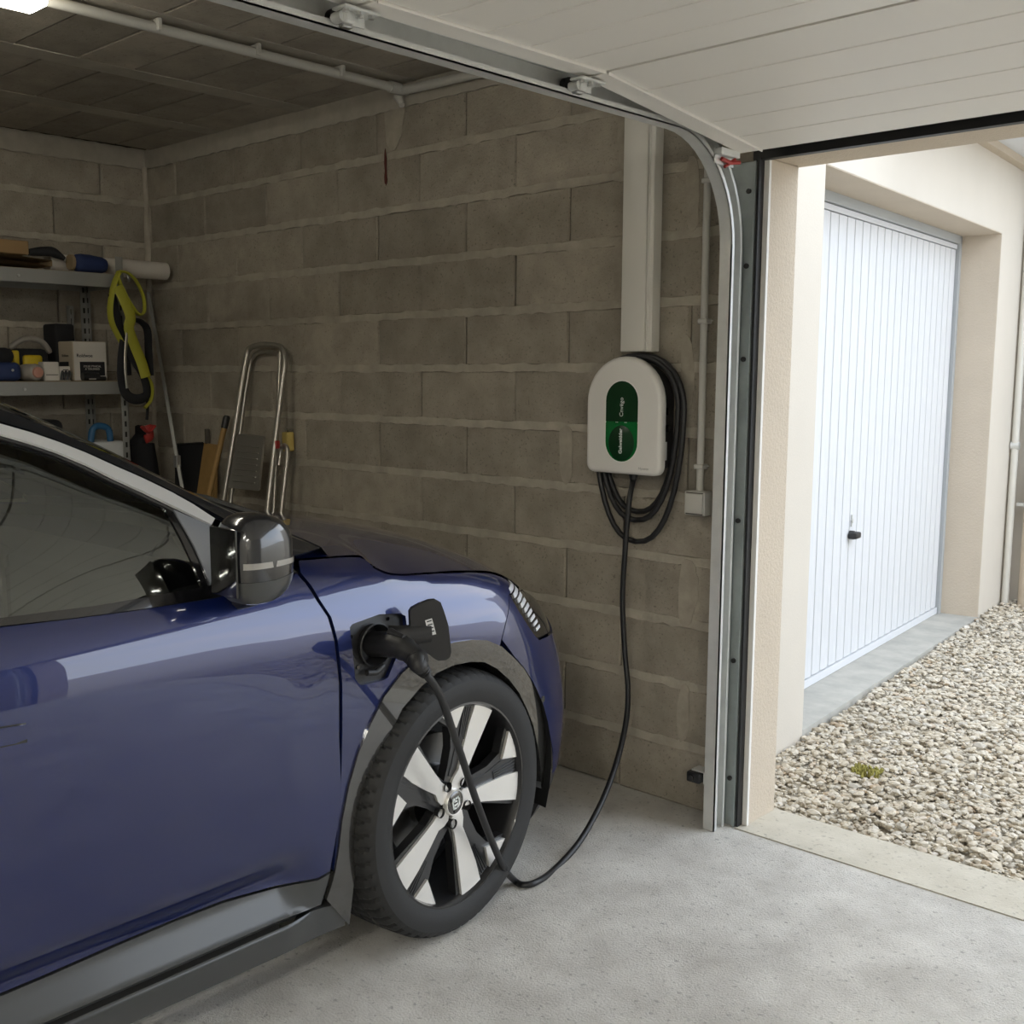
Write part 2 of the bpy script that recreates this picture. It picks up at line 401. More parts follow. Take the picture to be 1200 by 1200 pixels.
# ceiling: concrete joists with hollow blocks laid between them
ce = struct(obj('ceiling', MB().box((XL-.2, YB-.2, ZC+.025), (XR+.2, .2, ZC+.2)), 'joint_dark'), 'bare concrete joist and block garage ceiling')
bx = [-.12+.66*k for k in range(-1, 15)]
jm = mesh_of('joist', MB().box((-.055, YB, ZC-.001), (.055, 0, ZC+.03)), 'beam')
for x in bx[1:-1]: shared('joist', jm, ce, (x, 0, 0))
cms = []
for k in range(5):
    r = random.Random(k); bm = bmesh.new(); bmesh.ops.create_cube(bm, size=1)
    for v in bm.verts: v.co = Vector((v.co.x*.546, v.co.y*.2185, v.co.z*.04+.02+(r.uniform(-.001, .001))))
    bmesh.ops.bevel(bm, geom=[e for e in bm.edges if all(v.co.z < .02 for v in e.verts)], offset=.002, segments=1, affect='EDGES')
    cms.append(mesh_of('ceiling_block', MB().bm(bm), 'ceil_block'))
for bi, (a, b) in enumerate(zip(bx, bx[1:])):
    if (a+b)/2 < XL-.1 or (a+b)/2 > XR: continue
    off = (.0, -.03, .045)[bi % 3]
    y = -.085+off
    while y > YB+.1:
        shared('ceiling_block', random.choice(cms), ce, ((a+b)/2, y, ZC+random.uniform(.0, .002)), (0, 0, random.choice((0, PI))+random.uniform(-.004, .004)))
        y -= .2265

# ================================================================== OUTSIDE: neighbouring garage front
FA = Vector((2.455, 1.02, 0)); FE = Vector((-.255, 2.70, 0)).normalized()   # left recess corner on the ground, direction of the facade
FN = Vector((FE.y, -FE.x, 0)).normalized()                               # outward normal
FZ0 = -.012
def fa(a, b, h): return FA+FE*a+FN*b+Vector((0, 0, h+FZ0))
AW = 2.71
def fbox(mb, a0, a1, b0, b1, h0, h1):
    P = [fa(a, b, h) for h in (h0, h1) for a, b in ((a0, b0), (a1, b0), (a1, b1), (a0, b1))]
    return mb.add(P, [(3, 2, 1, 0), (4, 5, 6, 7), (0, 1, 5, 4), (1, 2, 6, 5), (2, 3, 7, 6), (3, 0, 4, 7)])
HT = 2.268
nw = setting('wall_neighbour', fa(0, 0, 0), 'cream rendered wall of the neighbouring garage')
obj('pier', fbox(MB(), -.90, 0, -.3, 0, -.4, HT), 'render_pale', nw)
obj('pier', fbox(MB(), AW, AW+.62, -.3, 0, -.4, HT), 'render_pale', nw)
obj('upper_wall', fbox(MB(), -.90, AW+.62, -.3, 0, HT, HT+.44), 'render_pale', nw)
obj('reveal', fbox(MB(), AW-.004, AW+.001, -.3, -.002, -.1, HT), 'render_cream', nw)
obj('reveal', fbox(MB(), 0, AW, -.3, -.002, HT-.004, HT+.001), 'render_cream', nw)
obj('cornice', fbox(MB(), .6, AW+.62, .0, .05, HT+.40, HT+.44), 'render_cream', nw)
obj('eave', fbox(fbox(MB(), .6, AW+1.2, -.3, .40, HT+.44, HT+.48), .6, AW+1.2, .36, .42, HT+.41, HT+.56), 'roof_white', nw)
sl = struct(obj('trim_4', fbox(MB(), .0, AW, -.32, .0, -.35, .01), 'sill'), 'grey concrete sill in front of the white ribbed door')
# white up-and-over door with vertical ribs
dn = setting('door_2', fa(AW/2, -.24, .01), 'white ribbed up and over garage door of the neighbour')
fbm = MB(); fbox(fbm, .0, .05, -.27, -.215, .01, HT); fbox(fbm, AW-.045, AW, -.27, -.215, .01, HT); fbox(fbm, 0, AW, -.27, -.215, HT-.05, HT)
obj('door_frame', fbm, 'frame_grey', dn)
D0, D1 = .055, AW-.05; nrib = 25; wr_ = (D1-D0)/nrib
def door_fn(a, d, h): return fa(a, -.25+d, h)
for k in range(nrib):
    a0 = D0+wr_*k
    poly = [(a0+.001, .0), (a0+.006, .016), (a0+wr_*.5, .019), (a0+wr_-.006, .016), (a0+wr_-.001, .0)]
    obj('rib', MB().prism(poly, .055, HT-.085, door_fn), 'neigh_white', dn)
obj('backing_sheet', fbox(MB(), D0, D1, -.262, -.249, .02, HT-.055), 'neigh_white', dn)
obj('edge_rail', fbox(fbox(MB(), D0, D1, -.262, -.226, .012, .05), D0, D1, -.262, -.229, HT-.08, HT-.054), 'neigh_white', dn)
kp = pxX(1020, 629, 2.22)
ka = min(max((kp-FA).dot(FE), .1), 2.3); kh = kp.z-FZ0-FE.z*ka
hb = obj('handle', MB(frame(fa(ka, -.232, kh), FN, FE, (0, 0, 1))).rbox((.0, -.035, -.016), (.045, .035, .016), .008).tube([(-.002, 0, 0), (.02, 0, 0)], .022, 12), 'black_plastic', dn, 40)
obj('lock', MB(frame(fa(ka+.01, -.231, kh+.07), FN, FE, (0, 0, 1))).tube([(-.002, 0, 0), (.008, 0, 0)], .010, 10).box((-.001, -.006, -.03), (.004, .006, .03)), 'zinc', dn)
# far corner: side wall, downpipes
sw = struct(obj('wall_side', fbox(MB(), AW+.62, AW+.80, -.3, 3.0, -.4, 2.7), 'render_pale'), 'cream wall beyond the neighbouring garage')
t = thing('downpipe', 'thin white downpipe in the corner of the cream outside wall', 'pipe', fa(AW+.52, .03, 0))
obj('pipe', MB().tube([fa(AW+.52, .03, -.12), fa(AW+.52, .03, HT+.5)], .022, 12), 'duct_white', t, 40)
obj('bracket', MB().tube([fa(AW+.52, .006, 1.02), fa(AW+.52, .055, 1.02)], .027, 10), 'zinc', t, 40)
t2 = thing('rain_pipe', 'thick beige rainwater pipe rising out of the gravel', 'pipe', fa(AW+.52, .16, 0))
obj('pipe', MB().tube([fa(AW+.52, .16, -.12), fa(AW+.52, .16, .85)], .055, 16), 'render_cream', t2, 40)
obj('upper_pipe', MB().tube([fa(AW+.52, .16, .85), fa(AW+.52, .16, HT+.5)], .042, 16), 'shutter', t2, 40)
obj('clamp', MB().tube([fa(AW+.52, .16, .64), fa(AW+.52, .16, .67)], .058, 16).box(fa(AW+.5, .065, .645), fa(AW+.54, .11, .665)), 'zinc', t2, 40)

# ground: gravel yard
def gz(y): return -.055+.012*max(0, y-.2) if y < 6 else -.055+.012*5.8
gmesh = MB(); ys = [.185, .5, 1, 2, 3, 4, 5, 6, 9, 80]
gmesh.grid([[(x, y, gz(y)) for x in (-60, 2, 3, 4, 6, 10, 60)] for y in ys])
gr = struct(obj('ground', gmesh, 'gravel_base'), 'pale gravel yard outside the garage')
smesh = []
for k in range(8):
    r = random.Random(100+k); bm = bmesh.new(); bmesh.ops.create_icosphere(bm, subdivisions=1, radius=1)
    sc = (r.uniform(.8, 1.3), r.uniform(.55, .9), r.uniform(.35, .6))
    for v in bm.verts:
        f = r.uniform(.72, 1.12); v.co = Vector([v.co[i]*sc[i]*f for i in range(3)])
    smesh.append(([v.co.copy() for v in bm.verts], [tuple(v.index for v in f.verts) for f in bm.faces])); bm.free()
sind = [mesh_of('stone', MB().add(*s_), 'stone') for s_ in smesh]
r = random.Random(3); spots = []
def facade_x(y): return FA.x+(y-FA.y)*FE.x/FE.y
def scatter(n, x0, x1, y0, y1, lo, hi, off=0):
    for _ in range(n):
        y = r.uniform(y0, y1); x = r.uniform(x0, x1)
        if x < facade_x(y)+.012: continue
        s_ = lo+(hi-lo)*r.random()**1.7
        spots.append((x, y, gz(y)+s_*.25+off+r.uniform(0, .012), s_))
scatter(12000, 2.2, 4.2, .21, 1.9, .008, .021)
scatter(3200, 2.2, 4.2, .21, 2.3, .008, .024, .01)
scatter(16000, 2.0, 4.6, 1.8, 4.6, .009, .022)
scatter(6000, 4.2, 6.4, .21, 3.5, .013, .026)
scatter(5000, 1.9, 5.5, 4.5, 8.5, .016, .03)
def in_view(p):
    d = Vector(p)-CAM; zz = d.dot(_fw); u = PPX+F_PX*d.dot(_rt)/zz; v = PPY-F_PX*d.dot(_up)/zz
    return 908 < u < 1205 and 720 < v < 1060
vis = sorted([i for i, s_ in enumerate(spots) if in_view(s_[:3])], key=lambda i: -(spots[i][3]/(Vector(spots[i][:3])-CAM).length)*(1+.8*(spots[i][2]-gz(spots[i][1]) > .016)))
pick = set(vis[:300])
V = []; Fc = []
for i, (x, y, z, s_) in enumerate(spots):
    e = Matrix.Rotation(r.uniform(0, 2*PI), 3, 'Z') @ Matrix.Rotation(r.uniform(-.5, .5), 3, 'X')
    k = r.randrange(8)
    if i in pick:
        o = shared('stone', sind[k], gr, (x, y, z), e.to_euler(), (s_, s_, s_)); continue
    n0 = len(V); ms = e*s_
    V += [(ms @ c)+Vector((x, y, z)) for c in smesh[k][0]]; Fc += [(a+n0, b+n0, c+n0) for a, b, c in smesh[k][1]]
mb = MB(); mb.v = V; mb.f = Fc
so = obj('stones', mb, 'stone', gr, fix=False); so['kind'] = 'stuff'
mb = MB(); q = pxZ(1015, 905, -.03)
for _ in range(45):
    a = r.uniform(0, 6.28); d = r.random()**.5*.055; x, y = q.x+d*math.cos(a), q.y+d*math.sin(a)
    mb.tube([(x, y, -.035), (x+r.uniform(-.015, .015), y+r.uniform(-.015, .015), -.018+r.uniform(0, .012))], [.008, .003], 4)
tag(obj('weed_tuft', mb, 'moss'), 'small yellow green weed tuft growing among the gravel', 'plant')

# ================================================================== SECTIONAL DOOR, TRACK, FRAME
t = thing('door_seal_frame', 'black rubber seal frame around the garage door opening', 'door frame', (5.29, -.02, 0))
obj('top_seal', MB().box((2.75, -.030, OZ-.006), (OX1+.04, -.002, OZ+.022)).box((2.745, -.045, OZ+.020), (OX1+.04, -.002, OZ+.052)), 'rubber', t)
obj('side_seal', MB().box((2.7685, -.036, .001), (2.7755, -.002, OZ)), 'rubber', t)
obj('side_seal', MB().box((OX1+.015, -.036, .001), (OX1+.027, -.002, OZ)), 'rubber', t)
t = thing('track_post', 'blue grey galvanised steel door post bolted beside the opening', 'post', (2.72, -.02, 0))
obj('plate', MB().box((2.672, -.034, .001), (2.764, -.030, 2.086)).box((2.672, -.034, .001), (2.676, -.003, 2.086)).box((2.76, -.040, .001), (2.764, -.034, 2.086)), 'zinc_post', t)
for z in (.16, .55, 1.0, 1.5, 1.78, 2.0):
    obj('bolt', MB().tube([(2.742, -.034, z), (2.742, -.040, z)], .008, 8), 'dark_steel', t)
TY, TZ, TR = -.115, 2.132, .30
def track_pts(n):
    """inner edge of the track shifted outwards by n"""
    P = [(TY+n, .001), (TY+n, .9), (TY+n, TZ-TR)]
    for k in range(1, 13):
        a = PI/2*k/12; P.append((TY-TR+(TR+n)*math.cos(a), TZ-TR+(TR+n)*math.sin(a)))
    return P+[(-1.5, TZ+n), (-3.4, TZ+n)]
def track_rect(mb, x0, x1, n0, n1):
    A, B = track_pts(n0), track_pts(n1); rows = []
    for (ya, za), (yb, zb) in zip(A, B): rows.append([(x0, ya, za), (x1, ya, za), (x1, yb, zb), (x0, yb, zb)])
    mb.grid(rows, closed_u=True); k = len(mb.v); mb.f += [(k-1, k-2, k-3, k-4), (k-4*len(rows), k-4*len(rows)+1, k-4*len(rows)+2, k-4*len(rows)+3)]
for sx, lab in ((1, 'galvanised steel door track curving up beside the wall charger'), (-1, 'galvanised steel door track on the far side of the opening')):
    X = lambda x: x if sx == 1 else OX0+OX1-x
    t = thing('door_track', lab, 'door track', (X(2.72), -.09, 0))
    mb = MB(); track_rect(mb, X(2.698), X(2.7005), 0, .062); track_rect(mb, X(2.698), X(2.737), .0595, .062); track_rect(mb, X(2.7345), X(2.737), .050, .062)
    obj('channel', mb, 'zinc', t, 35)
    mb = MB(); track_rect(mb, X(2.698), X(2.739), -.003, .0); track_rect(mb, X(2.7345), X(2.739), -.003, .012)
    obj('rolled_lip', mb, 'zinc', t, 35)
    for y in (-2.2, -3.1):
        obj('hanger', MB().box((X(2.672)-.0, y-.02, 2.12), (X(2.697), y+.02, 2.16)).box((X(2.672), y-.02, 2.12), (X(2.676), y+.02, ZC+.01)), 'zinc', t)
d1 = setting('door_1', (5.29, -.13, 2.09), 'raised white sectional garage door hanging under the ceiling')
B_, H_ = Vector((0, -.128, 2.096)), Vector((0, -.866, 2.172)); secs = [(B_, H_)]
for k in range(3): secs.append((secs[-1][1]+Vector((0, -.004, .0005)), secs[-1][1]+Vector((0, -.73, -.004 if k == 0 else 0))))
for si, (a, b) in enumerate(secs):
    d = (b-a); Ls = d.length; d = d/Ls; up = Vector((1, 0, 0)).cross(d); up = up if up.z > 0 else -up
    prof = [(0.004, .04), (0.004, .0)]
    for k in range(1, 5):
        c = Ls*k/5-.01; prof += [(c-.004, 0), (c-.0015, .004), (c+.0015, .004), (c+.004, 0)]
    prof += [(Ls-.004, 0), (Ls-.004, .04)]
    poly = [tuple(x) for x in prof]
    sec = obj('door_section', MB().prism(poly, 2.80, OX1-.01, lambda u, n, x: Vector((x, 0, 0))+a+d*u+up*n), 'door_white', d1)
    for xa, xb in ((2.765, 2.838), (OX1-.048, OX1+.025)):
        obj('end_stile', MB().prism([(.003, .04), (.003, -.002), (Ls-.003, -.002), (Ls-.003, .04)], xa, xb, lambda u, n, x: Vector((x, 0, 0))+a+d*u+up*n).prism(
            [(.003, -.0075), (Ls-.003, -.0075), (Ls-.003, -.001), (.003, -.001)], xb-.003 if xa < 4 else xa, xb if xa < 4 else xa+.003, lambda u, n, x: Vector((x, 0, 0))+a+d*u+up*n), 'door_white', sec)
obj('bottom_rail', MB().box((2.766, -.127, 2.097), (OX1+.024, -.120, 2.135)), 'door_white', d1)
obj('bottom_seal', MB().tube([(2.77, -.118, 2.124), (OX1+.02, -.118, 2.124)], .012, 8), 'rubber', d1, 40)
def hinge(y, z, name='roller_hinge'):
    h = obj(name, MB().rbox((2.757, y-.045, z-.012), (2.800, y+.045, z-.006), .002, 1).box((2.757, y-.012, z-.030), (2.762, y+.035, z-.006)).tube(
        [(2.748, y-.03, z-.022), (2.776, y-.03, z-.022)], .011, 10).rbox((2.762, y-.030, z-.034), (2.782, y-.004, z-.010), .004, 1), 'zinc', d1, 40)
    obj('roller', MB().tube([(2.706, y, z-.010), (2.722, y, z-.010)], .021, 16), 'dark_steel', h, 40)
    obj('axle', MB().tube([(2.715, y, z-.010), (2.775, y, z-.010)], .0055, 8).rbox((2.736, y-.012, z-.034), (2.756, y+.012, z-.002), .003, 1), 'steel', h, 40)
    for dy, dx in ((-.035, .788), (.03, .788), (-.005, .790), (.012, .775)):
        obj('screw', MB().tube([(2+dx, y+dy, z-.006), (2+dx, y+dy, z-.019)], .0065, 6), 'steel', h)
hinge(-.868, 2.168); hinge(-1.598, 2.165); hinge(-2.33, 2.165)
bb = obj('bottom_bracket', MB().rbox((2.742, -.235, 2.078), (2.768, -.135, 2.098), .002, 1).box((2.742, -.235, 2.055), (2.746, -.135, 2.098)), 'zinc', d1)
obj('lift_cable', MB().tube([(2.752, -.21, 2.07), (2.757, -.17, 2.063), (2.77, -.14, 2.066)], .006, 6).tube([(2.75, -.19, 2.05), (2.76, -.15, 2.075)], .005, 6), 'red', bb)
t = thing('safety_sensor', 'small black safety sensor on a bracket low on the door track', 'sensor', (2.67, -.11, .16))
obj('bracket', MB().box((2.65, -.118, .185), (2.698, -.075, .190)).box((2.694, -.118, .15), (2.698, -.075, .19)), 'zinc', t)
obj('housing', MB().rbox((2.640, -.135, .150), (2.690, -.085, .185), .006), 'black_plastic', t, 40)
obj('lens', MB().tube([(2.66, -.1351, .167), (2.66, -.139, .167)], .010, 10), 'gloss_black', t, 40)

# ================================================================== WALL FITTINGS
t = thing('cable_trunking', 'white plastic cable trunking running up the block wall from the charger', 'trunking', (2.348, -.03, 1.54))
obj('base_channel', MB().rbox((2.286, -.052, 1.527), (2.410, -.003, 2.56), .003, 1), 'duct_white', t)
obj('lid', MB().rbox((2.292, -.060, 1.528), (2.388, -.050, 2.56), .004, 2), 'duct_white', t, 40)
obj('lid_edge', MB().tube([(2.393, -.053, 1.528), (2.393, -.053, 2.56)], .003, 6), 'duct_white', t, 40)

def arch(w, z0, z1, r=.03, n=20):
    """arch topped outline centred on x=0"""
    hw = w/2; P = []
    for k in range(6): a = PI+PI/2*k/5; P.append((-hw+r+r*math.cos(a), z0+r+r*math.sin(a)))
    for k in range(6): a = 1.5*PI+PI/2*k/5; P.append((hw-r+r*math.cos(a), z0+r+r*math.sin(a)))
    for k in range(n+1): a = PI*k/n; P.append((hw*math.cos(a), z1-hw+hw*math.sin(a)))
    return P
CX_, CZ0, CZ1 = 2.341, 1.126, 1.512
t = thing('charging_station', 'white arched wall charger with a green pill shaped panel', 'wall charger', (CX_, -.03, CZ0))
obj('back_housing', MB().prism(arch(.262, CZ0+.018, CZ1-.018, .03), -.003, -.082, lambda a, b, d: (CX_+a, d, b)), 'black_plastic', t, 40)
def cover_layers(mb, ds):
    rows = []
    for ins, y in ds: rows.append([(CX_+a, y, b) for a, b in arch(.302-2*ins, CZ0+ins, CZ1-ins, .03-ins*.5)])
    mb.grid(rows, closed_u=True); n = len(rows[0]); k = len(mb.v)
    mb.f += [tuple(range(k-n, k)), tuple(range(n))[::-1]]
    return mb
cov = obj('front_cover', cover_layers(MB(), [(.004, -.072), (0, -.078), (0, -.096), (.002, -.102), (.007, -.107), (.014, -.1085)]), 'charger_white', t, 50)
pt, pb_ = pxY(729, 446.5, -.109), pxY(727.5, 541, -.109); pl, pr = pxY(710, 494, -.109), pxY(747.3, 494, -.109); psm = pxY(728, 495.5, -.109).z
pcx, pw = (pl.x+pr.x)/2, pr.x-pl.x
def pill(w, z0, z1, n=16):
    h = w/2; P = [(h*math.cos(PI+PI*k/n), z0+h+h*math.sin(PI+PI*k/n)) for k in range(n+1)]
    return P+[(h*math.cos(PI*k/n), z1-h+h*math.sin(PI*k/n)) for k in range(n+1)]
def half(poly, z, top): 
    P = [p for p in poly if (p[1] > z) == top]
    if top: return [(P[0][0], z)]+[p for p in P]+[(P[-1][0], z)] if False else sorted_half(poly, z, top)
    return sorted_half(poly, z, top)
def sorted_half(poly, z, top):
    out = []
    for i in range(len(poly)):
        p, q = poly[i], poly[(i+1) % len(poly)]
        if (p[1] > z) == top: out.append(p)
        if (p[1] > z) != (q[1] > z):
            tt = (z-p[1])/(q[1]-p[1]); out.append((p[0]+(q[0]-p[0])*tt, z))
    return out
P0 = pill(pw, pb_.z, pt.z)
fnp = lambda a, b, d: (pcx+a, d, b)
rim = obj('panel_rim', MB().prism(pill(pw+.006, pb_.z-.003, pt.z+.003), -.1088, -.1060, fnp), 'charger_lip', t, 50)
obj('upper_panel', MB().prism(sorted_half(P0, psm+.004, True), -.1096, -.1060, fnp), 'green_dark', t, 50)
obj('lower_panel', MB().prism(sorted_half(P0, psm-.001, False), -.1096, -.1060, fnp), 'green_light', t, 50)
obj('panel_seam', MB().prism([(-pw/2+.001, psm-.001), (pw/2-.001, psm-.001), (pw/2-.001, psm+.004), (-pw/2+.001, psm+.004)], -.1092, -.106, fnp), 'green_light', t)
lc = (pb_.z+psm)/2-.003
obj('reader_disc', MB().lathe([(0, 0), (pw*.40, 0), (pw*.41, -.001)], 32, lambda r_, a, h: (pcx+r_*math.cos(a), -.1098+h*-1, lc+r_*1.12*math.sin(a))), 'green_dark', t, 60)
Mt = lambda x, z, y=-.1106: frame((x, y, z), (0, 0, 1), (-1, 0, 0), (0, -1, 0))
obj('lettering', text_mb('Cnvëgo', .0205, Mt(pcx, pxY(727, 477, -.109).z)), 'print_white', t)
obj('lettering', text_mb('Gelweidder', .0175, Mt(pcx-.002, pxY(727, 517, -.109).z), bold=.0005), 'print_white', t)
obj('lettering', text_mb('Nyawen', .012, frame((pxY(754, 549.5, -.1088).x, -.1089, pxY(754, 549.5, -.1088).z), (1, 0, 0), (0, 0, 1), (0, -1, 0)), .0002), 'print_grey', t)
for dx in (-.022, -.016, .014, .020): obj('status_light', MB().box((pcx+dx-.0018, -.1096, psm+.0008), (pcx+dx+.0018, -.109, psm+.0028)), 'print_white', t)
xs = CX_+.131
obj('rating_label', MB().box((xs, -.075, 1.175), (xs+.0012, -.040, 1.235)), 'label_white', t)
for z_ in (1.335, 1.28): obj('knob', MB().tube([(xs-.002, -.055, z_), (xs+.014, -.055, z_)], .0115, 10), 'gloss_black', t, 40)
obj('cable_gland', MB().lathe([(.016, 1.146), (.018, 1.13), (.014, 1.112), (.011, 1.10)], 12, lambda r_, a, h: (CX_+.004+r_*math.cos(a), -.045+r_*math.sin(a), h)), 'black_plastic', t, 40)

# charging cable: coil on the charger, drop to the floor, rise to the car
cb = thing('charging_cable', 'black charging cable looped on the charger and plugged into the car', 'cable', (2.562, -.834, 0))
CR = .0095
def loop(cx, hw, top, bot, y0, y1, n=40, a0=0., a1=2*PI):
    P = []
    for k in range(n+1):
        a = a0+(a1-a0)*k/n; c, s_ = math.cos(a), math.sin(a); zc = top-hw*1.0
        z = zc+hw*s_ if s_ > 0 else zc+(zc-bot)*s_
        P.append((cx+hw*(abs(c)**.85)*(1 if c > 0 else -1), lerp(y0, y1, k/n), z))
    return P
coil = loop(2.356, .155, 1.504, .995, -.030, -.040, a0=PI*.5, a1=PI*2.5)[:-1]+loop(2.358, .162, 1.510, .968, -.045, -.052, a0=PI*.5, a1=PI*2.5)[:-1]+loop(2.366, .176, 1.514, .896, -.062, -.046, a0=PI*.5, a1=PI*2.5)
obj('coil', MB().tube(coil, CR, 10), 'cable', cb, 60)
def yy(l): return [pxY(u, v, y) for u, v, y in l]
plug_end = Vector((2.775, -1.417, .793))
drop = [(CX_+.004, -.045, 1.105)]+yy([(737, 590, -.085), (733, 640, -.088), (729.5, 700, -.085), (732, 760, -.09), (736, 810, -.12), (733, 850, -.17), (722, 895, -.26), (705, 940, -.37), (680, 985, -.51), (652, 1017, -.66)])
low = [pxZ(630, 1033, .012), pxZ(614, 1037, .011), pxZ(602, 1031, .016)]
upc = [pxX(589, 1014, 2.60), pxX(572, 975, 2.635), pxX(556, 932, 2.665), pxX(542, 890, 2.70), pxX(530, 855, 2.73), pxX(518, 820, 2.755), pxX(508, 802, 2.77)]
obj('cable_run', MB().tube(catmull(drop+low+upc+[pxX(499, 790, 2.772)], 6), CR, 10), 'cable', cb, 60)
# plug: nose in the socket, pistol grip, ribbed boot
PORT = Vector((2.585, -1.412, .826))
pg = [PORT, Vector((2.640, -1.412, .834)), Vector((2.668, -1.412, .838)), Vector((2.70, -1.41, .832)), Vector((2.738, -1.408, .815)), pxX(488, 776, 2.765), pxX(494, 783, 2.77)]
plug = obj('plug', MB().tube(catmull(pg, 4), [.030]*5+[.031]*4+[.029]*4+[.025]*4+[.022]*4+[.019]*3+[.017], 14, squash=1.0), 'black_plastic', cb, 60)
dv = (pxX(500, 790, 2.772)-pg[-2]).normalized()
bt = MB()
for k in range(6):
    c = pg[-2]+dv*(.002+.0065*k); bt.tube([c, c+dv*.004], [.0215-.0014*k, .0215-.0014*k], 14)
obj('ribbed_boot', bt, 'rubber', plug, 40)
obj('release_button', MB().tube([Vector((2.655, -1.418, .868)), Vector((2.70, -1.416, .862))], [.010, .006], 8), 'black_plastic', plug, 40)

t = thing('light_switch', 'square cream surface mounted switch at the end of the conduit', 'switch', (2.59, -.03, 1.0))
obj('body', MB().rbox((2.552, -.052, 1.004), (2.630, -.004, 1.082), .005), 'pvc_grey', t, 40)
obj('rocker', MB().rbox((2.558, -.058, 1.011), (2.624, -.050, 1.075), .003), 'pvc_grey', t, 40)
for z_ in (1.0075, 1.0755): obj('seam', MB().box((2.560, -.0535, z_), (2.622, -.0515, z_+.003)), 'joint_dark', t)
t = thing('wall_conduit', 'pale grey conduit pipe running down to the switch', 'pipe', (2.59, -.025, 1.08))
obj('pipe', MB().tube([(2.592, -.024, 1.083), (2.590, -.024, 1.8), (2.588, -.024, 2.57)], .0115, 12), 'pvc_grey', t, 50)
for z in (1.16, 1.62, 2.05):
    obj('pipe_clip', MB().rbox((2.574, -.038, z-.008), (2.608, -.003, z+.008), .003, 1).tube([(2.612, -.012, z), (2.612, -.012, z+.004)], .004, 6), 'pvc_grey', t)
t = thing('ceiling_conduit', 'grey conduit pipe clipped under the ceiling joist and along the wall top', 'pipe', (1.2, -.04, 2.54))
PZ = 2.549
pp = [(1.215, -4.5, PZ), (1.21, -1.5, PZ), (1.205, -.10, PZ), (1.206, -.065, PZ-.002), (1.215, -.045, PZ-.004), (1.24, -.038, PZ-.006), (1.6, -.037, PZ-.012), (2.28, -.037, PZ-.02)]
obj('pipe', MB().tube(catmull(pp, 4), .017, 12), 'pvc_grey', t, 50)
obj('junction', MB().tube([(1.175, -.030, 2.53), (1.205, -.035, 2.49)], [.02, .012], 10).tube([(1.205, -.1, PZ), (1.205, -.05, PZ)], .022, 12), 'pvc_grey', t, 50)
for y in (-.35, -.72, -1.1, -1.6, -2.4): obj('pipe_clip', MB().rbox((1.188, y-.008, PZ-.012), (1.236, y+.008, 2.576), .003, 1), 'pvc_grey', t)
# ceiling lamps: first one real, other two added unseen to brighten the interior
LAMPS = [('lit fluorescent batten lamp under the joist beside the ceiling conduit', 1.28, -2.145), ('added unseen batten lamp that brightens the garage from the back', 4.7, -4.7), ('added unseen batten lamp that brightens the garage near the right wall', 7.0, -4.7)]
for lab_, lx, ly in LAMPS:
    t = thing('ceiling_lamp', lab_, 'lamp', (lx, ly, 2.5))
    obj('body', MB().rbox((lx-.065, ly-.635, 2.535), (lx+.065, ly+.635, 2.573), .004, 1), 'lamp_body', t)
    obj('diffuser', MB().rbox((lx-.058, ly-.63, 2.492), (lx+.058, ly+.63, 2.537), .012, 2), 'tube_light_dim' if ly > -3 else 'added_tube_light', t, 40)

# ================================================================== SHELVES
SX0, SX1, SY0, SY1 = -.765, -.40, -2.15, -.365
sh = thing('shelf_unit', 'grey metal shelving unit standing against the left block wall', 'shelf', (-.58, -1.25, 0))
for x, sx in ((SX0, 1), (SX1, -1)):
    for y, sy in ((SY0, 1), (SY1, -1)):
        pst = obj('post', MB().box((min(x, x+sx*.003), min(y, y+sy*.036), .001), (max(x, x+sx*.003), max(y, y+sy*.036), 2.0)).box((min(x, x+sx*.036), min(y, y+sy*.003), .001), (max(x, x+sx*.036), max(y, y+sy*.003), 2.0)), 'galv_shelf', sh)
        if y == SY1:
            mb = MB()
            for k in range(36): mb.box((x-.0035 if sx < 0 else x+.0005, y-.024, .1+.05*k), (x+.0012 if sx < 0 else x+.0035, y-.014, .125+.05*k)).box((x+sx*.014-.005, y-.0035, .1+.05*k), (x+sx*.014+.005, y+.0012, .125+.05*k))
            obj('slots', mb, 'rubber', pst)['kind'] = 'stuff'
SHZ = (.50, .96, 1.418, 1.918)
for z in SHZ:
    s_ = obj('shelf_board', MB().box((SX0+.004, SY0+.004, z-.014), (SX1-.004, SY1-.004, z)), 'board_wood', sh)
    obj('shelf_rail', MB().box((SX1-.003, SY0, z-.062), (SX1+.003, SY1, z-.002)).box((SX1-.02, SY0, z-.062), (SX1, SY1, z-.059)), 'galv_shelf', s_)
    obj('shelf_rail', MB().box((SX0-.003, SY0, z-.062), (SX0+.003, SY1, z-.002)), 'galv_shelf', s_)
    obj('side_rail', MB().box((SX0, SY1-.003, z-.062), (SX1, SY1+.003, z-.002)), 'galv_shelf', s_)
    for yb in (-.87, -.41): obj('bolt', MB().tube([(SX1+.003, yb, z-.035), (SX1+.008, yb, z-.035)], .007, 8), 'steel', s_)
def sx_(u, v, x): q_ = pxX(u, v, x); return q_
T0 = SHZ[3]; T1 = SHZ[2]; T2 = SHZ[1]
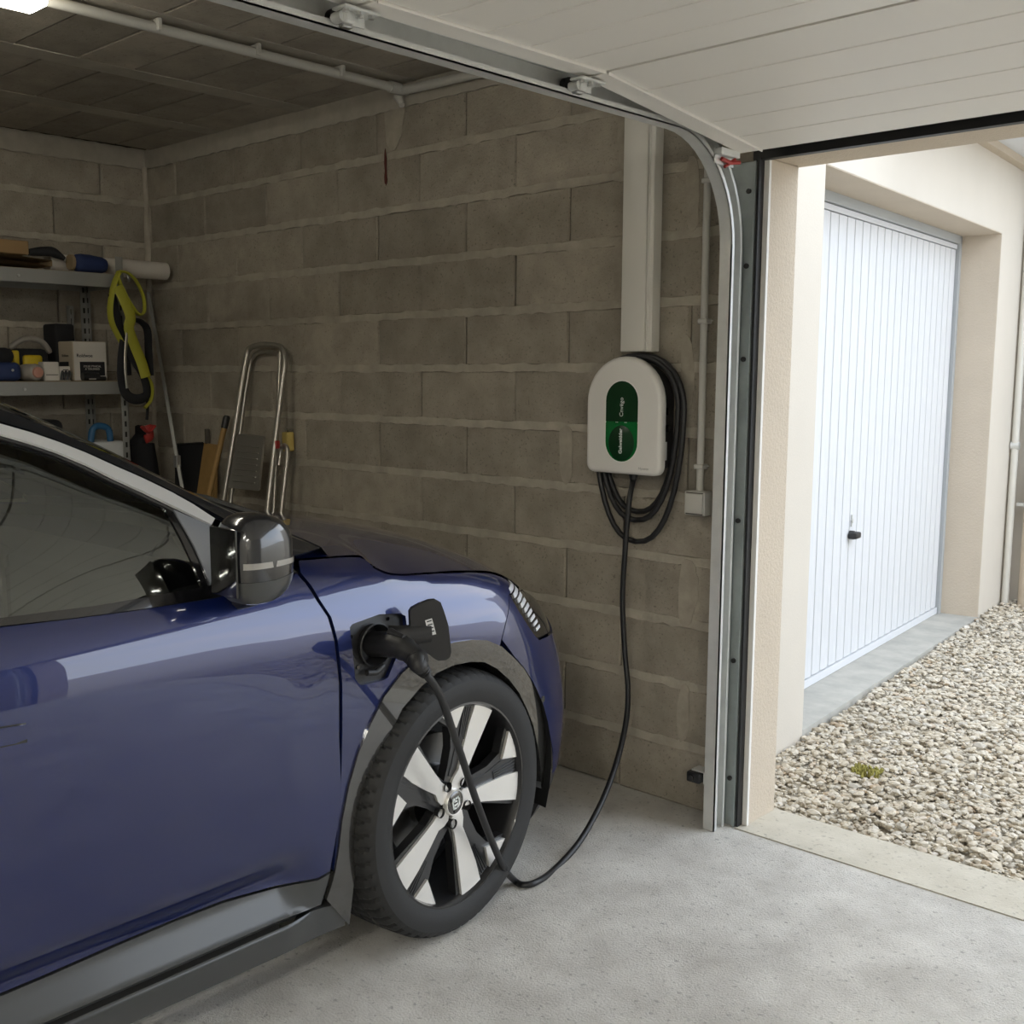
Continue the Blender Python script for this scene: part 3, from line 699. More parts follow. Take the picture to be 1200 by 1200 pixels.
# top shelf
t = tag(obj('wooden_board', MB().grid([[(x, y, T0+.004+.028*math.exp(-((y+1.0)/.34)**2)+dz) for x in (-.42, -.70)] for dz in (0,) for y in [-1.9+.06*k for k in range(21)]]+
    [[(x, y, T0+.004+.028*math.exp(-((y+1.0)/.34)**2)+.026) for x in (-.42, -.70)] for y in [-.70-.06*k for k in range(21)]]), 'board_wood'), 'pale bowed wooden board lying on the top shelf', 'board')
t = thing('cardboard_box', 'low brown cardboard box on the bowed board', 'box', (-.58, -1.1, T0+.062))
obj('carton', MB().rbox((-.69, -1.36, T0+.062), (-.44, -.795, T0+.122), .004, 1), 'cardboard', t)
obj('tape', MB().box((-.57, -1.361, T0+.1215), (-.53, -.794, T0+.1235)), 'board_wood', t)
t = tag(obj('work_glove', MB().tube(catmull([(-.46, -.79, T0+.075), (-.46, -.74, T0+.082), (-.45, -.69, T0+.085), (-.45, -.66, T0+.074), (-.44, -.63, T0+.055)], 4), [.018, .020, .022, .024, .026, .027, .027, .028, .028, .027, .026, .025, .023, .02, .017, .014, .01], 10, squash=.8), 'black_cloth', None, 60), 'black crumpled glove lying on the bowed board', 'glove')
p0, p1 = sx_(84, 306, -.46), sx_(123, 309, -.46)
t = thing('blue_bag', 'dark blue rolled bag on the top shelf beside the white roll', 'bag', (-.46, (p0.y+p1.y)/2, T0))
obj('roll', MB().tube([(-.46, lerp(p0.y, p1.y, k/8), T0+.045-.004*k/8) for k in range(9)], [.020, .040, .044, .043, .044, .041, .039, .038, .03], 14), 'navy', t, 50)
obj('end_cap', MB().tube([(-.46, p0.y-.012, T0+.045), (-.46, p0.y+.004, T0+.045)], .036, 14), 'board_wood', t, 40)
p1 = sx_(204, 325, -.52)
t = thing('paper_roll', 'long white roll lying across the end of the top shelf', 'roll', (-.55, -.4, T0))
mbr = MB(); R0 = .043
mbr.lathe([(R0, -.66), (R0, -.045), (R0-.008, -.045), (R0-.008, -.12)], 24, lambda r_, a, h: (-.555+r_*math.cos(a), h, T0+.045+r_*math.sin(a)))
obj('sheet', mbr, 'paper_white', t, 50)
obj('core', MB().tube([(-.555, -.655, T0+.045), (-.555, -.10, T0+.045)], .034, 16), 'joint_dark', t, 40)
# lower shelf, items in a row
def yz(u, v, x): q_ = pxX(u, v, x); return q_.y, q_.z
# printed carton
x = -.47; ya, _ = yz(61, 440, x); yb_, _ = yz(86, 440, x)
ye, _ = yz(126, 440, -.45)
c0 = Vector((-.46, yz(86, 440, -.46)[0], T1)); 
t = thing('printed_carton', 'cream carton with black printed label on the middle shelf', 'box', (-.50, c0.y+.06, T1))
cw = ye-c0.y
obj('carton', MB().rbox((-.60, c0.y, T1+.001), (-.452, c0.y+cw, T1+.185), .004, 1), 'box_cream', t)
obj('front_sheet', MB().box((-.4525, c0.y+.003, T1+.004), (-.4508, c0.y+cw-.003, T1+.182)), 'paper_white', t)
obj('print_panel', MB().box((-.4512, c0.y+.03, T1+.025), (-.4500, c0.y+cw-.012, T1+.09)), 'black_cloth', t)
obj('print_panel', MB().box((-.5925, c0.y-.0008, T1+.025), (-.50, c0.y+.001, T1+.09)), 'black_cloth', t)
Ms = lambda y, z: frame((-.4502, y, z), (0, 1, 0), (0, 0, 1), (1, 0, 0))
obj('lettering', text_mb('Roldwoe', .022, Ms(c0.y+.055, T1+.118), .0003, .0004), 'rubber', t)
obj('lettering', text_mb('ETLISE PTHICAL\nA TIDLEREED', .0125, frame((-.4496, c0.y+cw*.55, T1+.062), (0, 1, 0), (0, 0, 1), (1, 0, 0)), .0003), 'paper_white', t)
obj('lettering', text_mb('Roldwoe', .018, frame((-.53, c0.y-.0009, T1+.118), (1, 0, 0), (0, 0, 1), (0, -1, 0)), .0003), 'rubber', t)
# yellow kit bag
yc, _ = yz(34, 430, -.60)
t = thing('tool_bag', 'grey and yellow soft bag behind the pink can on the middle shelf', 'bag', (-.630, yc, T1))
obj('pouch', MB().rbox((-.720, yc-.085, T1+.001), (-.570, yc+.09, T1+.15), .03, 3), 'black_cloth', t, 60)
obj('yellow_pocket', MB().rbox((-.575, yc-.045, T1+.02), (-.545, yc+.045, T1+.12), .014, 3), 'yellow', t, 60)
obj('yellow_side', MB().rbox((-.585, yc-.092, T1+.01), (-.552, yc-.062, T1+.14), .008, 2), 'yellow', t, 60)
obj('flap', MB().tube(catmull([(-.600, yc-.085, T1+.15), (-.590, yc-.04, T1+.185), (-.590, yc+.01, T1+.195), (-.580, yc+.06, T1+.18), (-.565, yc+.09, T1+.13)], 4), [.014]+[.022]*15+[.015], 10, squash=.6), 'grey_cloth', t, 60)
obj('red_tab', MB().tube([(-.545, yc-.045, T1+.055), (-.535, yc, T1+.065), (-.540, yc+.025, T1+.055)], [.012, .016, .008], 8), 'red', t, 60)
# pink spray can lying down
yp, _ = yz(35, 433, -.44)
t = thing('spray_can', 'pinkish spray can lying on its side on the middle shelf', 'can', (-.47, yp, T1))
Mc = lambda r_, a, h: (-.535+h, yp+.012+.35*h*0+r_*math.cos(a), T1+.040+r_*math.sin(a))
obj('can_body', MB().lathe([(.030, .0), (.036, .004), (.038, .02), (.038, .13), (.030, .145), (.018, .15)], 20, Mc), 'grey_cloth', t, 50)
obj('can_top', MB().lathe([(.0, .158), (.022, .156), (.026, .146), (.030, .142)], 20, Mc), 'pink_can', t, 50)
# small white boxes
y0_, _ = yz(51, 440, -.42); y1_, _ = yz(69, 440, -.42); y2_, _ = yz(83, 440, -.42)
t = thing('small_box', 'small white box with a printed face beside the pink can', 'box', (-.44, (y0_+y1_)/2, T1))
obj('carton', MB().rbox((-.47, y0_, T1+.001), (-.415, y1_, T1+.088), .003, 1), 'paper_white', t)
obj('print_line', MB().box((-.4152, y0_+.01, T1+.028), (-.4142, y1_-.005, T1+.031)), 'rubber', t)
t = thing('small_box', 'smaller white box with black clips in front of the printed carton', 'box', (-.44, (y1_+y2_)/2, T1))
obj('carton', MB().rbox((-.465, y1_+.003, T1+.001), (-.42, y2_, T1+.068), .003, 1), 'paper_white', t)
obj('print_line', MB().box((-.4202, y1_+.02, T1+.05), (-.4192, y2_-.01, T1+.054)), 'rubber', t)
for k in range(3):
    ym = y1_+.005+.016*k
    tag(obj('binder_clip', MB().tube(catmull([(-.412, ym, T1+.006), (-.410, ym+.004, T1+.035), (-.411, ym+.010, T1+.046), (-.412, ym+.014, T1+.03), (-.412, ym+.013, T1+.006)], 4), .0045, 6), 'black_plastic', None, 60), 'small black clip standing before the white box', 'clip', 'black clips on the middle shelf')
ym, _ = yz(97, 440, -.42); yn, _ = yz(124, 440, -.42)
t = thing('marker_pen', 'thick black marker pen lying on the shelf edge', 'pen', (-.43, (ym+yn)/2, T1))
obj('barrel', MB().tube([(-.425, ym, T1+.020), (-.425, lerp(ym, yn, .7), T1+.020)], .019, 12), 'black_plastic', t, 40)
obj('cap', MB().tube([(-.425, lerp(ym, yn, .7), T1+.012), (-.425, yn, T1+.012)], .010, 12), 'black_plastic', t, 40)
obj('sleeve', MB().box((-.4055, lerp(ym, yn, .2), T1+.007), (-.4045, lerp(ym, yn, .5), T1+.012)), 'paper_white', t)
yn_, _ = yz(4, 430, -.50); yn_ -= .02
t = thing('navy_case', 'dark blue zipped case at the end of the middle shelf', 'case', (-.52, yn_, T1))
obj('case_body', MB().rbox((-.60, yn_-.09, T1+.001), (-.43, yn_+.075, T1+.085), .025, 3), 'navy', t, 60)
obj('top_flap', MB().rbox((-.60, yn_-.09, T1+.075), (-.45, yn_+.06, T1+.15), .035, 3), 'black_cloth', t, 60)
obj('snap', MB().tube([(-.431, yn_+.03, T1+.05), (-.427, yn_+.03, T1+.05)], .006, 8), 'steel', t, 40)
yk, _ = yz(80, 360, -.68)
t = thing('angle_bracket', 'perforated metal angle bracket standing at the back of the middle shelf', 'bracket', (-.69, yk, T1+.12))
t.location.z = T1
obj('angle', MB().box((-.70, yk, T1+.001), (-.697, yk+.035, T1+.36)).box((-.70, yk, T1+.001), (-.665, yk+.003, T1+.36)), 'galv_shelf', t)
obj('slots', MB().box((-.6968, yk+.012, T1+.22), (-.6960, yk+.022, T1+.25)).box((-.6968, yk+.012, T1+.27), (-.6960, yk+.022, T1+.30)).box((-.6968, yk+.012, T1+.32), (-.6960, yk+.022, T1+.345)), 'rubber', t)
t = thing('dark_case', 'black tool case at the back of the middle shelf', 'case', (-.66, yk-.09, T1))
obj('case_body', MB().rbox((-.735, yk-.11, T1+.001), (-.60, yk-.012, T1+.27), .012, 2), 'black_cloth', t, 50)
obj('latch', MB().rbox((-.60, yk-.08, T1+.13), (-.595, yk-.05, T1+.16), .002, 1), 'dark_steel', t)
# lower shelf behind the windscreen
q1 = pxX(109, 500, -.50)
t = thing('plastic_tub', 'white plastic tub with a blue handle on the shelf below', 'tub', (-.53, q1.y+.05, T2))
obj('tub', MB().rbox((-.66, q1.y-.10, T2+.001), (-.43, q1.y+.135, T2+.17), .02, 2), 'label_white', t, 50)
obj('handle', MB().tube(catmull([(-.45, q1.y-.04, T2+.17), (-.45, q1.y-.03, T2+.225), (-.45, q1.y+.0, T2+.245), (-.45, q1.y+.05, T2+.23), (-.45, q1.y+.06, T2+.17)], 5), .016, 8), 'blue', t, 60)
t = thing('dark_shelf_infill', 'black canister shape added to darken the shelf beside the white tub', 'infill', (-.58, q1.y-.32, T2))  # dark shape added so the shelf space reads black
obj('infill_body', MB().rbox((-.68, q1.y-.45, T2+.001), (-.46, q1.y-.16, T2+.28), .03, 3), 'black_cloth', t, 50)
obj('infill_cap', MB().tube([(-.56, q1.y-.3, T2+.278), (-.56, q1.y-.3, T2+.305)], .03, 12), 'black_plastic', t, 40)
# safety harness hanging on the front shelf post
hx = -.358
def hp(l): return [pxX(u, v, hx+dx) for u, v, dx in l]
t = thing('safety_harness', 'yellow and black safety harness hanging from the corner of the shelf', 'harness', pxX(152, 460, hx))
def strap(l, w, m_, nm, d=.15): 
    return obj(nm, MB().tube(catmull(hp(l), 5), w, 8, squash=d+.2), m_, t, 60)
obj('hook', MB().tube(catmull([Vector((-.40, -.37, 1.93)), Vector((-.375, -.36, 1.925)), Vector((-.368, -.355, 1.90)), Vector((-.372, -.35, 1.885))], 4), .006, 8), 'steel', t, 50)
strap([(140, 318, 0), (133, 335, .01), (129, 360, .012), (131, 378, .012), (139, 395, .01), (145, 405, .01)], .020, 'hivis', 'yellow_strap')
strap([(140, 318, .01), (150, 320, .02), (160, 330, .02), (168, 348, .02), (169, 365, .02), (162, 368, .02), (152, 355, .02), (143, 338, .015), (138, 325, .01)], .018, 'hivis', 'yellow_strap')
strap([(138, 335, .025), (146, 352, .03), (153, 372, .03), (151, 385, .03), (158, 405, .03), (166, 425, .03), (171, 442, .03)], .027, 'hivis', 'yellow_strap')
strap([(172, 440, .01), (178, 452, .012), (177, 468, .012), (170, 478, .012)], .018, 'hivis', 'yellow_strap')
strap([(131, 345, .0), (135, 362, .005), (140, 382, .005), (146, 402, .005), (150, 440, .005)], .020, 'black_cloth', 'black_strap')
strap([(150, 380, .0), (160, 375, .0), (172, 385, -.01), (174, 410, -.01), (176, 440, -.01)], .028, 'black_cloth', 'black_strap')
strap([(146, 398, .02), (143, 420, .025), (143, 445, .025), (148, 462, .025), (160, 468, .02), (172, 462, .015), (168, 440, .015), (156, 420, .015), (148, 400, .02)], .024, 'black_cloth', 'leg_loop')
strap([(152, 372, .035), (148, 400, .035), (147, 430, .04), (149, 455, .035)], .007, 'alu', 'rope')
strap([(170, 440, .0), (173, 470, .0), (172, 492, .0)], .008, 'black_cloth', 'tail_strap')
strap([(166, 500, .005), (173, 506, .01), (180, 499, .005)], .022, 'red', 'red_pad')
strap([(173, 498, .0), (176, 511, .004), (170, 515, .004)], .020, 'red', 'red_pad')

# ================================================================== THINGS AGAINST THE WALL
t = thing('metal_upright', 'long thin metal upright leaning in the corner beside the shelves', 'pole', (-.185, -.16, 0))
a_, b2 = pxY(174, 343, -.05), pxY(211, 556, -.13)
d_ = (b2-a_); foot = a_+d_*((.012-a_.z)/d_.z)
t.location = (foot.x, foot.y, 0)
obj('rail', MB().tube([a_, foot], .011, 4), 'galv_shelf', t)
ft = a_+d_*.93
obj('joint_plate', MB().rbox((ft.x-.016, ft.y-.016, ft.z-.03), (ft.x+.016, ft.y+.010, ft.z+.03), .003, 1), 'galv_shelf', t)
t = thing('dark_corner_filler', 'tall black sack shape added for the dark corner behind the metal upright', 'filler', (-.61, -.20, 0))  # added black shape standing in for the dark patch in the corner
rows = []
for k in range(13):
    f = k/12; z = .002+1.10*f; w_ = (.13+.02*math.sin(5*f))*(1-.35*f**4)
    rows.append([(-.60+w_*(1.0+.08*math.sin(3*a_+7*f))*math.cos(a_), -.205+.105*(1-.3*f**4)*(1+.06*math.sin(4*a_+5*f))*math.sin(a_), z) for a_ in [2*PI*q/20 for q in range(20)]])
mbs = MB().grid(rows, closed_u=True); mbs.f += [tuple(range(20))[::-1], tuple(240+q for q in range(20))]
obj('filler_body', mbs, 'black_cloth', t, 70)
obj('filler_top', MB().tube([(-.60, -.205, 1.10), (-.59, -.20, 1.14), (-.57, -.195, 1.17)], [.05, .03, .045], 10), 'black_cloth', t, 60)
def lean_board(name, label, cat, corners_px, y_top, mat_, thick, extra=None):
    """board leaning on the wall, its long edges through the pixels, running down to the floor"""
    P = [pxY(u, v, y) for u, v, y in corners_px]    # top-left, top-right, low-left, low-right
    tl, tr_, ll, lr = P
    dl, dr = ll-tl, lr-tr_
    bl, br = tl+dl*((.004-tl.z)/dl.z), tr_+dr*((.004-tr_.z)/dr.z)
    t = thing(name, label, cat, ((bl.x+br.x)/2, bl.y, 0))
    nrm = (tr_-tl).cross(tl-bl).normalized()*thick
    if nrm.y < 0: nrm = -nrm
    obj('board', MB().add([bl, br, tr_, tl, bl+nrm, br+nrm, tr_+nrm, tl+nrm], [(0, 1, 2, 3), (7, 6, 5, 4), (0, 4, 5, 1), (1, 5, 6, 2), (2, 6, 7, 3), (3, 7, 4, 0)]), mat_, t)
    return t, (tl, tr_, bl, br)
t, c_ = lean_board('wood_plank', 'short brown wooden plank leaning on the wall left of the ladder', 'plank', [(239, 519, -.035), (252, 521, -.035), (231, 575, -.055), (251, 575, -.055)], 0, 'pine', .018)
obj('end_notch', MB().rbox(c_[0]+Vector((.012, -.004, -.004)), c_[0]+Vector((.03, .018, .07)), .003, 1), 'joint_dark', t)
t, c_ = lean_board('hardboard_sheet', 'black hardboard sheet leaning on the wall beside the wooden plank', 'board', [(205, 521, -.016), (238, 519, -.016), (205, 575, -.016), (238, 575, -.016)], 0, 'black_cloth', .007)
obj('edge_trim', MB().tube([c_[0]+Vector((0, -.003, 0)), c_[1]+Vector((0, -.003, 0))], .006, 6), 'dark_steel', t)
a_, b2 = pxY(266, 487, -.05), pxY(246, 575, -.14); d_ = b2-a_; foot = a_+d_*((.014-a_.z)/d_.z)
t = thing('broom_handle', 'wooden broom handle with a dark grip leaning on the wall', 'broom', (foot.x, foot.y, 0))
obj('stick', MB().tube([a_+d_*.15, foot], .014, 10), 'pine', t, 50)
obj('grip', MB().tube([a_, a_+d_*.03, a_+d_*.17], [.012, .017, .016], 10), 'black_plastic', t, 50)
# folded aluminium step ladder
def lean(u, v, y0, y1, z0=0, z1=1.58):
    y = -.15
    for _ in range(8):
        q_ = pxY(u, v, y); y = lerp(y0, y1, (q_.z-z0)/(z1-z0))
    return pxY(u, v, y)
ld = thing('step_ladder', 'folded aluminium step ladder leaning on the block wall', 'ladder', (.36, -.30, 0))
LY0, LY1 = -.36, -.05
Lf = lambda u, v: lean(u, v, LY0, LY1)
left = [Lf(263, 580), Lf(274, 510), Lf(285, 440), Lf(288.5, 420)]; right = [Lf(334, 425), Lf(332, 440), Lf(322, 520), Lf(313, 600)]
def to_floor(a, b): d = b-a; return a+d*((.02-a.z)/d.z)
lf_, rf = to_floor(left[1], left[0]), to_floor(right[2], right[3])
U = catmull([lf_, left[0], left[1], left[2], left[3], Lf(292, 409), Lf(303, 404.5), Lf(322, 404.5), Lf(331, 409)]+right+[rf], 5)
obj('front_frame', MB().tube(U, .0125, 10), 'alu', ld, 50)
Lb = lambda u, v: lean(u, v, LY0+.05, LY1+.036)
U2 = catmull([to_floor(Lb(290, 440), Lb(282, 500)), Lb(282, 500), Lb(292, 432), Lb(297, 418), Lb(306, 413), Lb(320, 413), Lb(327, 418), Lb(327.5, 440), to_floor(Lb(327.5, 440), Lb(324, 520))], 5)
obj('inner_frame', MB().tube(U2, .010, 8), 'alu', ld, 50)
rear = [Lb(327, 545), Lb(329, 528), Lb(333, 522), Lb(337, 530), Lb(334, 560), Lb(329, 604)]
obj('rear_frame', MB().tube(catmull(rear+[to_floor(rear[4], rear[5])], 5), .011, 8), 'alu', ld, 50)
pc = [Lf(283, 509), Lf(312, 512), Lf(306, 575), Lf(270, 571)]
off = Vector((0, -.016, 0)); pth = Vector((0, .012, .004))
plat = obj('platform', MB().add([p+off for p in pc]+[p+off+pth for p in pc], [(0, 1, 2, 3), (7, 6, 5, 4), (0, 4, 5, 1), (1, 5, 6, 2), (2, 6, 7, 3), (3, 7, 4, 0)]), 'alu', ld)
for k in range(7):
    a_, b2 = pc[0].lerp(pc[3], .2+.11*k)+off, pc[1].lerp(pc[2], .2+.11*k)+off
    obj('tread_ridge', MB().tube([a_.lerp(b2, .12)+Vector((0, -.002, 0)), a_.lerp(b2, .88)+Vector((0, -.002, 0))], .003, 6), 'alu', plat)
for k in range(2):
    zz = .30+.27*k
    f = lambda A, B: A+(B-A)*((zz-A.z)/(B.z-A.z))
    a_, b2 = f(lf_, left[1]), f(rf, right[2])
    obj('step', MB().add([a_+Vector((0, -.04, 0)), b2+Vector((0, -.04, 0)), b2+Vector((0, .03, 0)), a_+Vector((0, .03, 0)), a_+Vector((0, -.04, -.02)), b2+Vector((0, -.04, -.02)), b2+Vector((0, .03, -.02)), a_+Vector((0, .03, -.02))],
        [(0, 1, 2, 3), (7, 6, 5, 4), (0, 4, 5, 1), (1, 5, 6, 2), (2, 6, 7, 3), (3, 7, 4, 0)]), 'alu', ld)
for p in (lf_, rf): obj('foot', MB().tube([p+Vector((0, 0, .03)), p+Vector((0, 0, -.018))], .018, 10), 'black_plastic', ld, 40)
q1 = pxY(324, 521, -.13); obj('latch', MB().rbox(q1+Vector((-.012, -.012, -.018)), q1+Vector((.012, .012, .018)), .004, 1), 'red', ld)
qs = pxY(338, 517, -.03)
t = thing('sponge_pad', 'yellow sponge pad hung on the wall beside the ladder', 'sponge', qs)
obj('foam', MB().rbox(qs+Vector((-.022, -.022, -.045)), qs+Vector((.022, .018, .042)), .006, 2), 'sponge', t, 50)
obj('nail', MB().tube([qs+Vector((0, .026, .052)), qs+Vector((0, -.012, .052))], .004, 6), 'steel', t)
obj('loop', MB().tube([qs+Vector((0, 0, .038)), qs+Vector((0, -.008, .056))], .003, 6), 'black_cloth', t)

# ================================================================== CAR
XC = 1.675
car = thing('car', 'dark blue electric car parked nose to the block wall, plugged in at the front wing', 'car', (XC, -2.5, 0))
plan = catmull([Vector((x, y, 0)) for x, y in ((0, -4.73), (.35, -4.72), (.62, -4.66), (.78, -4.55), (.86, -4.38), (.895, -4.1), (.905, -3.6), (.905, -2.5), (.905, -1.7), (.903, -1.3), (.893, -1.0), (.868, -.78), (.812, -.60), (.70, -.475), (.56, -.39), (.40, -.335), (.2, -.305), (0, -.30))], 40)
acc = [0]
for a, b in zip(plan, plan[1:]): acc.append(acc[-1]+(b-a).length)
i0 = min(range(len(plan)), key=lambda i: abs(plan[i].y+1.7)+(0 if plan[i].x > .5 else 9))
sh0 = -1.7-acc[i0]; SS = [a+sh0 for a in acc]; S_MIN, S_MAX = SS[0], SS[-1]
import bisect as _bs
def plan_at(s):
    s = max(S_MIN, min(S_MAX, s)); i = min(max(_bs.bisect(SS, s)-1, 0), len(SS)-2)
    t = (s-SS[i])/(SS[i+1]-SS[i]); p = plan[i].lerp(plan[i+1], t)
    j0, j1 = max(i-3, 0), min(i+4, len(plan)-1); d = (plan[j1]-plan[j0]).normalized()
    if i < 3 or i > len(plan)-5: d = Vector((d.x, 0, 0)).normalized()
    return p, Vector((d.y, -d.x, 0))
def nearest(x, y):
    i = min(range(0, len(plan), 10), key=lambda k: (plan[k].x-x)**2+(plan[k].y-y)**2)
    i = min(range(max(0, i-10), min(len(plan), i+11)), key=lambda k: (plan[k].x-x)**2+(plan[k].y-y)**2)
    return SS[i]
dl_door = pchip([.12, .16, .21, .222, .226, .232, .26, .30, .315, .33, .36, .40, .46, .60, .75, 1.1], [-.03, -.012, .004, .006, 0., -.012, -.025, -.040, -.042, -.036, -.018, -.002, .004, .014, .018, .018])
dl_fend = pchip([.12, .3, .5, .7, 1.1], [-.03, -.004, .004, .014, .018])
dn_nose = pchip([.12, .2, .3, .45, .57, .66, .74, .80, .86, .95], [-.10, -.03, .0, .012, .0, -.02, -.05, -.085, -.13, -.20])
d_up = pchip([-.05, 0, .015, .04, .08, .13, .2, .3], [-.20, -.12, -.088, -.052, -.024, -.006, .004, .006])
zt = pchip([-4.7, -4.2, -3.0, -1.75, -1.57, -1.37, -1.2, -1.0, -.85, -.7, -.5, -.2, .5], [1.02, 1.05, 1.05, 1.05, 1.044, 1.020, .990, .958, .925, .872, .818, .785, .78])
def off_(z, s):
    k = smooth01(-1.68, -1.56, s); lo = lerp(dl_door(z), dl_fend(z), k)
    a = lerp(.8, 1.0, smooth01(-1.9, -1.4, s)); side = lo+d_up(zt(s)-z)*a
    n = smooth01(-.95, -.42, s); r_ = 1-smooth01(-4.45, -4.15, s)
    v = lerp(side, dn_nose(z), n)
    return lerp(v, dn_nose(z*.9)*.6, r_)
def S_(s, z):
    p, n = plan_at(s); d = off_(z, s); return Vector((XC+p.x+n.x*d, p.y+n.y*d, z))
def fS(P):
    s = nearest(P.x-XC, P.y); p, n = plan_at(s)
    return (P.x-XC-p.x)*n.x+(P.y-p.y)*n.y-off_(P.z, s), s
rail_y = [-4.6, -4.3, -4.0, -3.6, -3.1, -2.7, -2.35, -2.14, -1.95, -1.65, -1.46]
Xr = pchip(rail_y, [.72, .67, .63, .615, .61, .615, .635, .663, .69, .752, .80]); Zr = pchip(rail_y, [1.03, 1.24, 1.40, 1.47, 1.50, 1.495, 1.45, 1.385, 1.295, 1.132, 1.045])
Zb = pchip([-4.6, -3.9, -2.6, -2.0, -1.8, -1.62, -1.46], [1.02, 1.02, 1.0, .985, .975, 1.0, 1.03]); Xb = pchip([-4.6, -4.2, -3.5, -1.9, -1.6, -1.46], [.74, .83, .878, .880, .858, .815])
def Xg(y, z):
    a, b = Zr(y), Zb(y); v = (a-z)/max(a-b, .004); v = max(-.1, min(1.25, v))
    return lerp(Xr(y), Xb(y), v)+.034*math.sin(PI*max(0, min(1, v)))*min(1, (a-b)/.2)
def G_(y, z): return Vector((XC+Xg(y, z), y, z))
def fG(P): return P.x-XC-Xg(P.y, P.z), P.y
def hit(u, v, f):
    d = ray(u, v); t0, t1 = (XC+1.2-CAM.x)/d.x, (XC+.15-CAM.x)/d.x; n = 70; prev = None; best = (9, None, None)
    for k in range(n+1):
        t = lerp(t0, t1, k/n); P = CAM+d*t; val, s = f(P)
        if val < best[0]: best = (val, s, P)
        if val < 0:
            lo, hi = (prev if prev is not None else t), t
            for _ in range(18):
                m = (lo+hi)/2; val, s = f(CAM+d*m)
                if val < 0: hi = m
                else: lo = m
            P = CAM+d*hi; return (f(P)[1], P.z)
        prev = t
    return (best[1], best[2].z)
def HS(l): return [hit(u, v, fS) for u, v in l]
def HG(l): return [hit(u, v, fG) for u, v in l]
def resample(poly, step):
    out = []
    for i in range(len(poly)):
        p, q = poly[i], poly[(i+1) % len(poly)]; n = max(1, int(math.hypot(p[0]-q[0], p[1]-q[1])/step))
        for k in range(n): out.append((lerp(p[0], q[0], k/n), lerp(p[1], q[1], k/n)))
    return out
def inside(p, poly):
    c = False; n = len(poly)
    for i in range(n):
        a, b = poly[i], poly[i-1]
        if (a[1] > p[1]) != (b[1] > p[1]) and p[0] < (b[0]-a[0])*(p[1]-a[1])/(b[1]-a[1])+a[0]: c = not c
    return c
def panel(name, outline, srf, material, parent, step=.03, flange=.014, off=0., holes=(), side=1, label=None):
    loops = [resample(outline, step*.8)]+[resample(h, step*.5) for h in holes]
    pts = []; edges = []
    for lp in loops:
        k = len(pts); pts += lp; edges += [(k+i, k+(i+1) % len(lp)) for i in range(len(lp))]
    nb = len(pts); x0, x1 = min(p[0] for p in pts), max(p[0] for p in pts); y0, y1 = min(p[1] for p in pts), max(p[1] for p in pts)
    B = pts[:]; cell = {}
    for p in B: cell.setdefault((int(p[0]//step), int(p[1]//step)), []).append(p)
    yk = y0+step/2
    while yk < y1:
        xk = x0+step/2
        while xk < x1:
            ci, cj = int(xk//step), int(yk//step)
            near = any((p[0]-xk)**2+(p[1]-yk)**2 < (.45*step)**2 for a in (-1, 0, 1) for b in (-1, 0, 1) for p in cell.get((ci+a, cj+b), ()))
            if not near and inside((xk, yk), loops[0]) and not any(inside((xk, yk), h) for h in loops[1:]): pts.append((xk, yk))
            xk += step
        yk += step
    r_ = delaunay_2d_cdt([Vector(p) for p in pts], edges, [], 0, 1e-6)
    P2 = [(v.x, v.y) for v in r_[0]]; tris = []
    for f in r_[2]:
        c = (sum(P2[i][0] for i in f)/3, sum(P2[i][1] for i in f)/3)
        if inside(c, loops[0]) and not any(inside(c, h) for h in loops[1:]): tris.append(tuple(f))
    e = .004; V = []; Nn = []
    def fr(a, b):
        P = srf(a, b); du = srf(a+e, b)-srf(a-e, b); dv = srf(a, b+e)-srf(a, b-e); n = du.cross(dv)
        n = n.normalized() if n.length > 1e-12 else Vector((1, 0, 0)); return P, n
    for a, b in P2:
        P, n = fr(a, b); V.append(P+n*off); Nn.append(n)
    F = []
    for f in tris:
        a, b, c = (P2[i] for i in f)
        F.append(f if (b[0]-a[0])*(c[1]-a[1])-(b[1]-a[1])*(c[0]-a[0]) > 0 else f[::-1])
    if flange:
        for li, lp in enumerate(loops):
            k = len(V); m = len(lp); area = sum(lp[i-1][0]*lp[i][1]-lp[i][0]*lp[i-1][1] for i in range(m)); sg = 1 if area > 0 else -1
            if li: sg = -sg
            fr_ = [fr(a, b) for a, b in lp]
            for i in range(m):
                P, n = fr_[i]; tg = (fr_[(i+1) % m][0]-fr_[i-1][0]).normalized(); o_ = tg.cross(n)*sg
                V += [P+n*off, P+n*(off-flange)]; Nn += [o_, o_]
            for i in range(m):
                j = (i+1) % m; q = (k+2*i, k+2*i+1, k+2*j+1, k+2*j); F.append(q if sg > 0 else q[::-1])
    if side < 0:
        V = [Vector((2*XC-v.x, v.y, v.z)) for v in V]; Nn = [Vector((-n.x, n.y, n.z)) for n in Nn]; F = [f[::-1] for f in F]
    mb = MB(); mb.v = V; mb.f = F
    o_ = obj(name, mb, material, parent, normals=[tuple(n) for n in Nn])
    if label: o_['label'] = label
    return o_
def both(name, outline, srf, material, **k):
    return [panel(name, outline, srf, material, car, side=s_, **k) for s_ in (1, -1)]

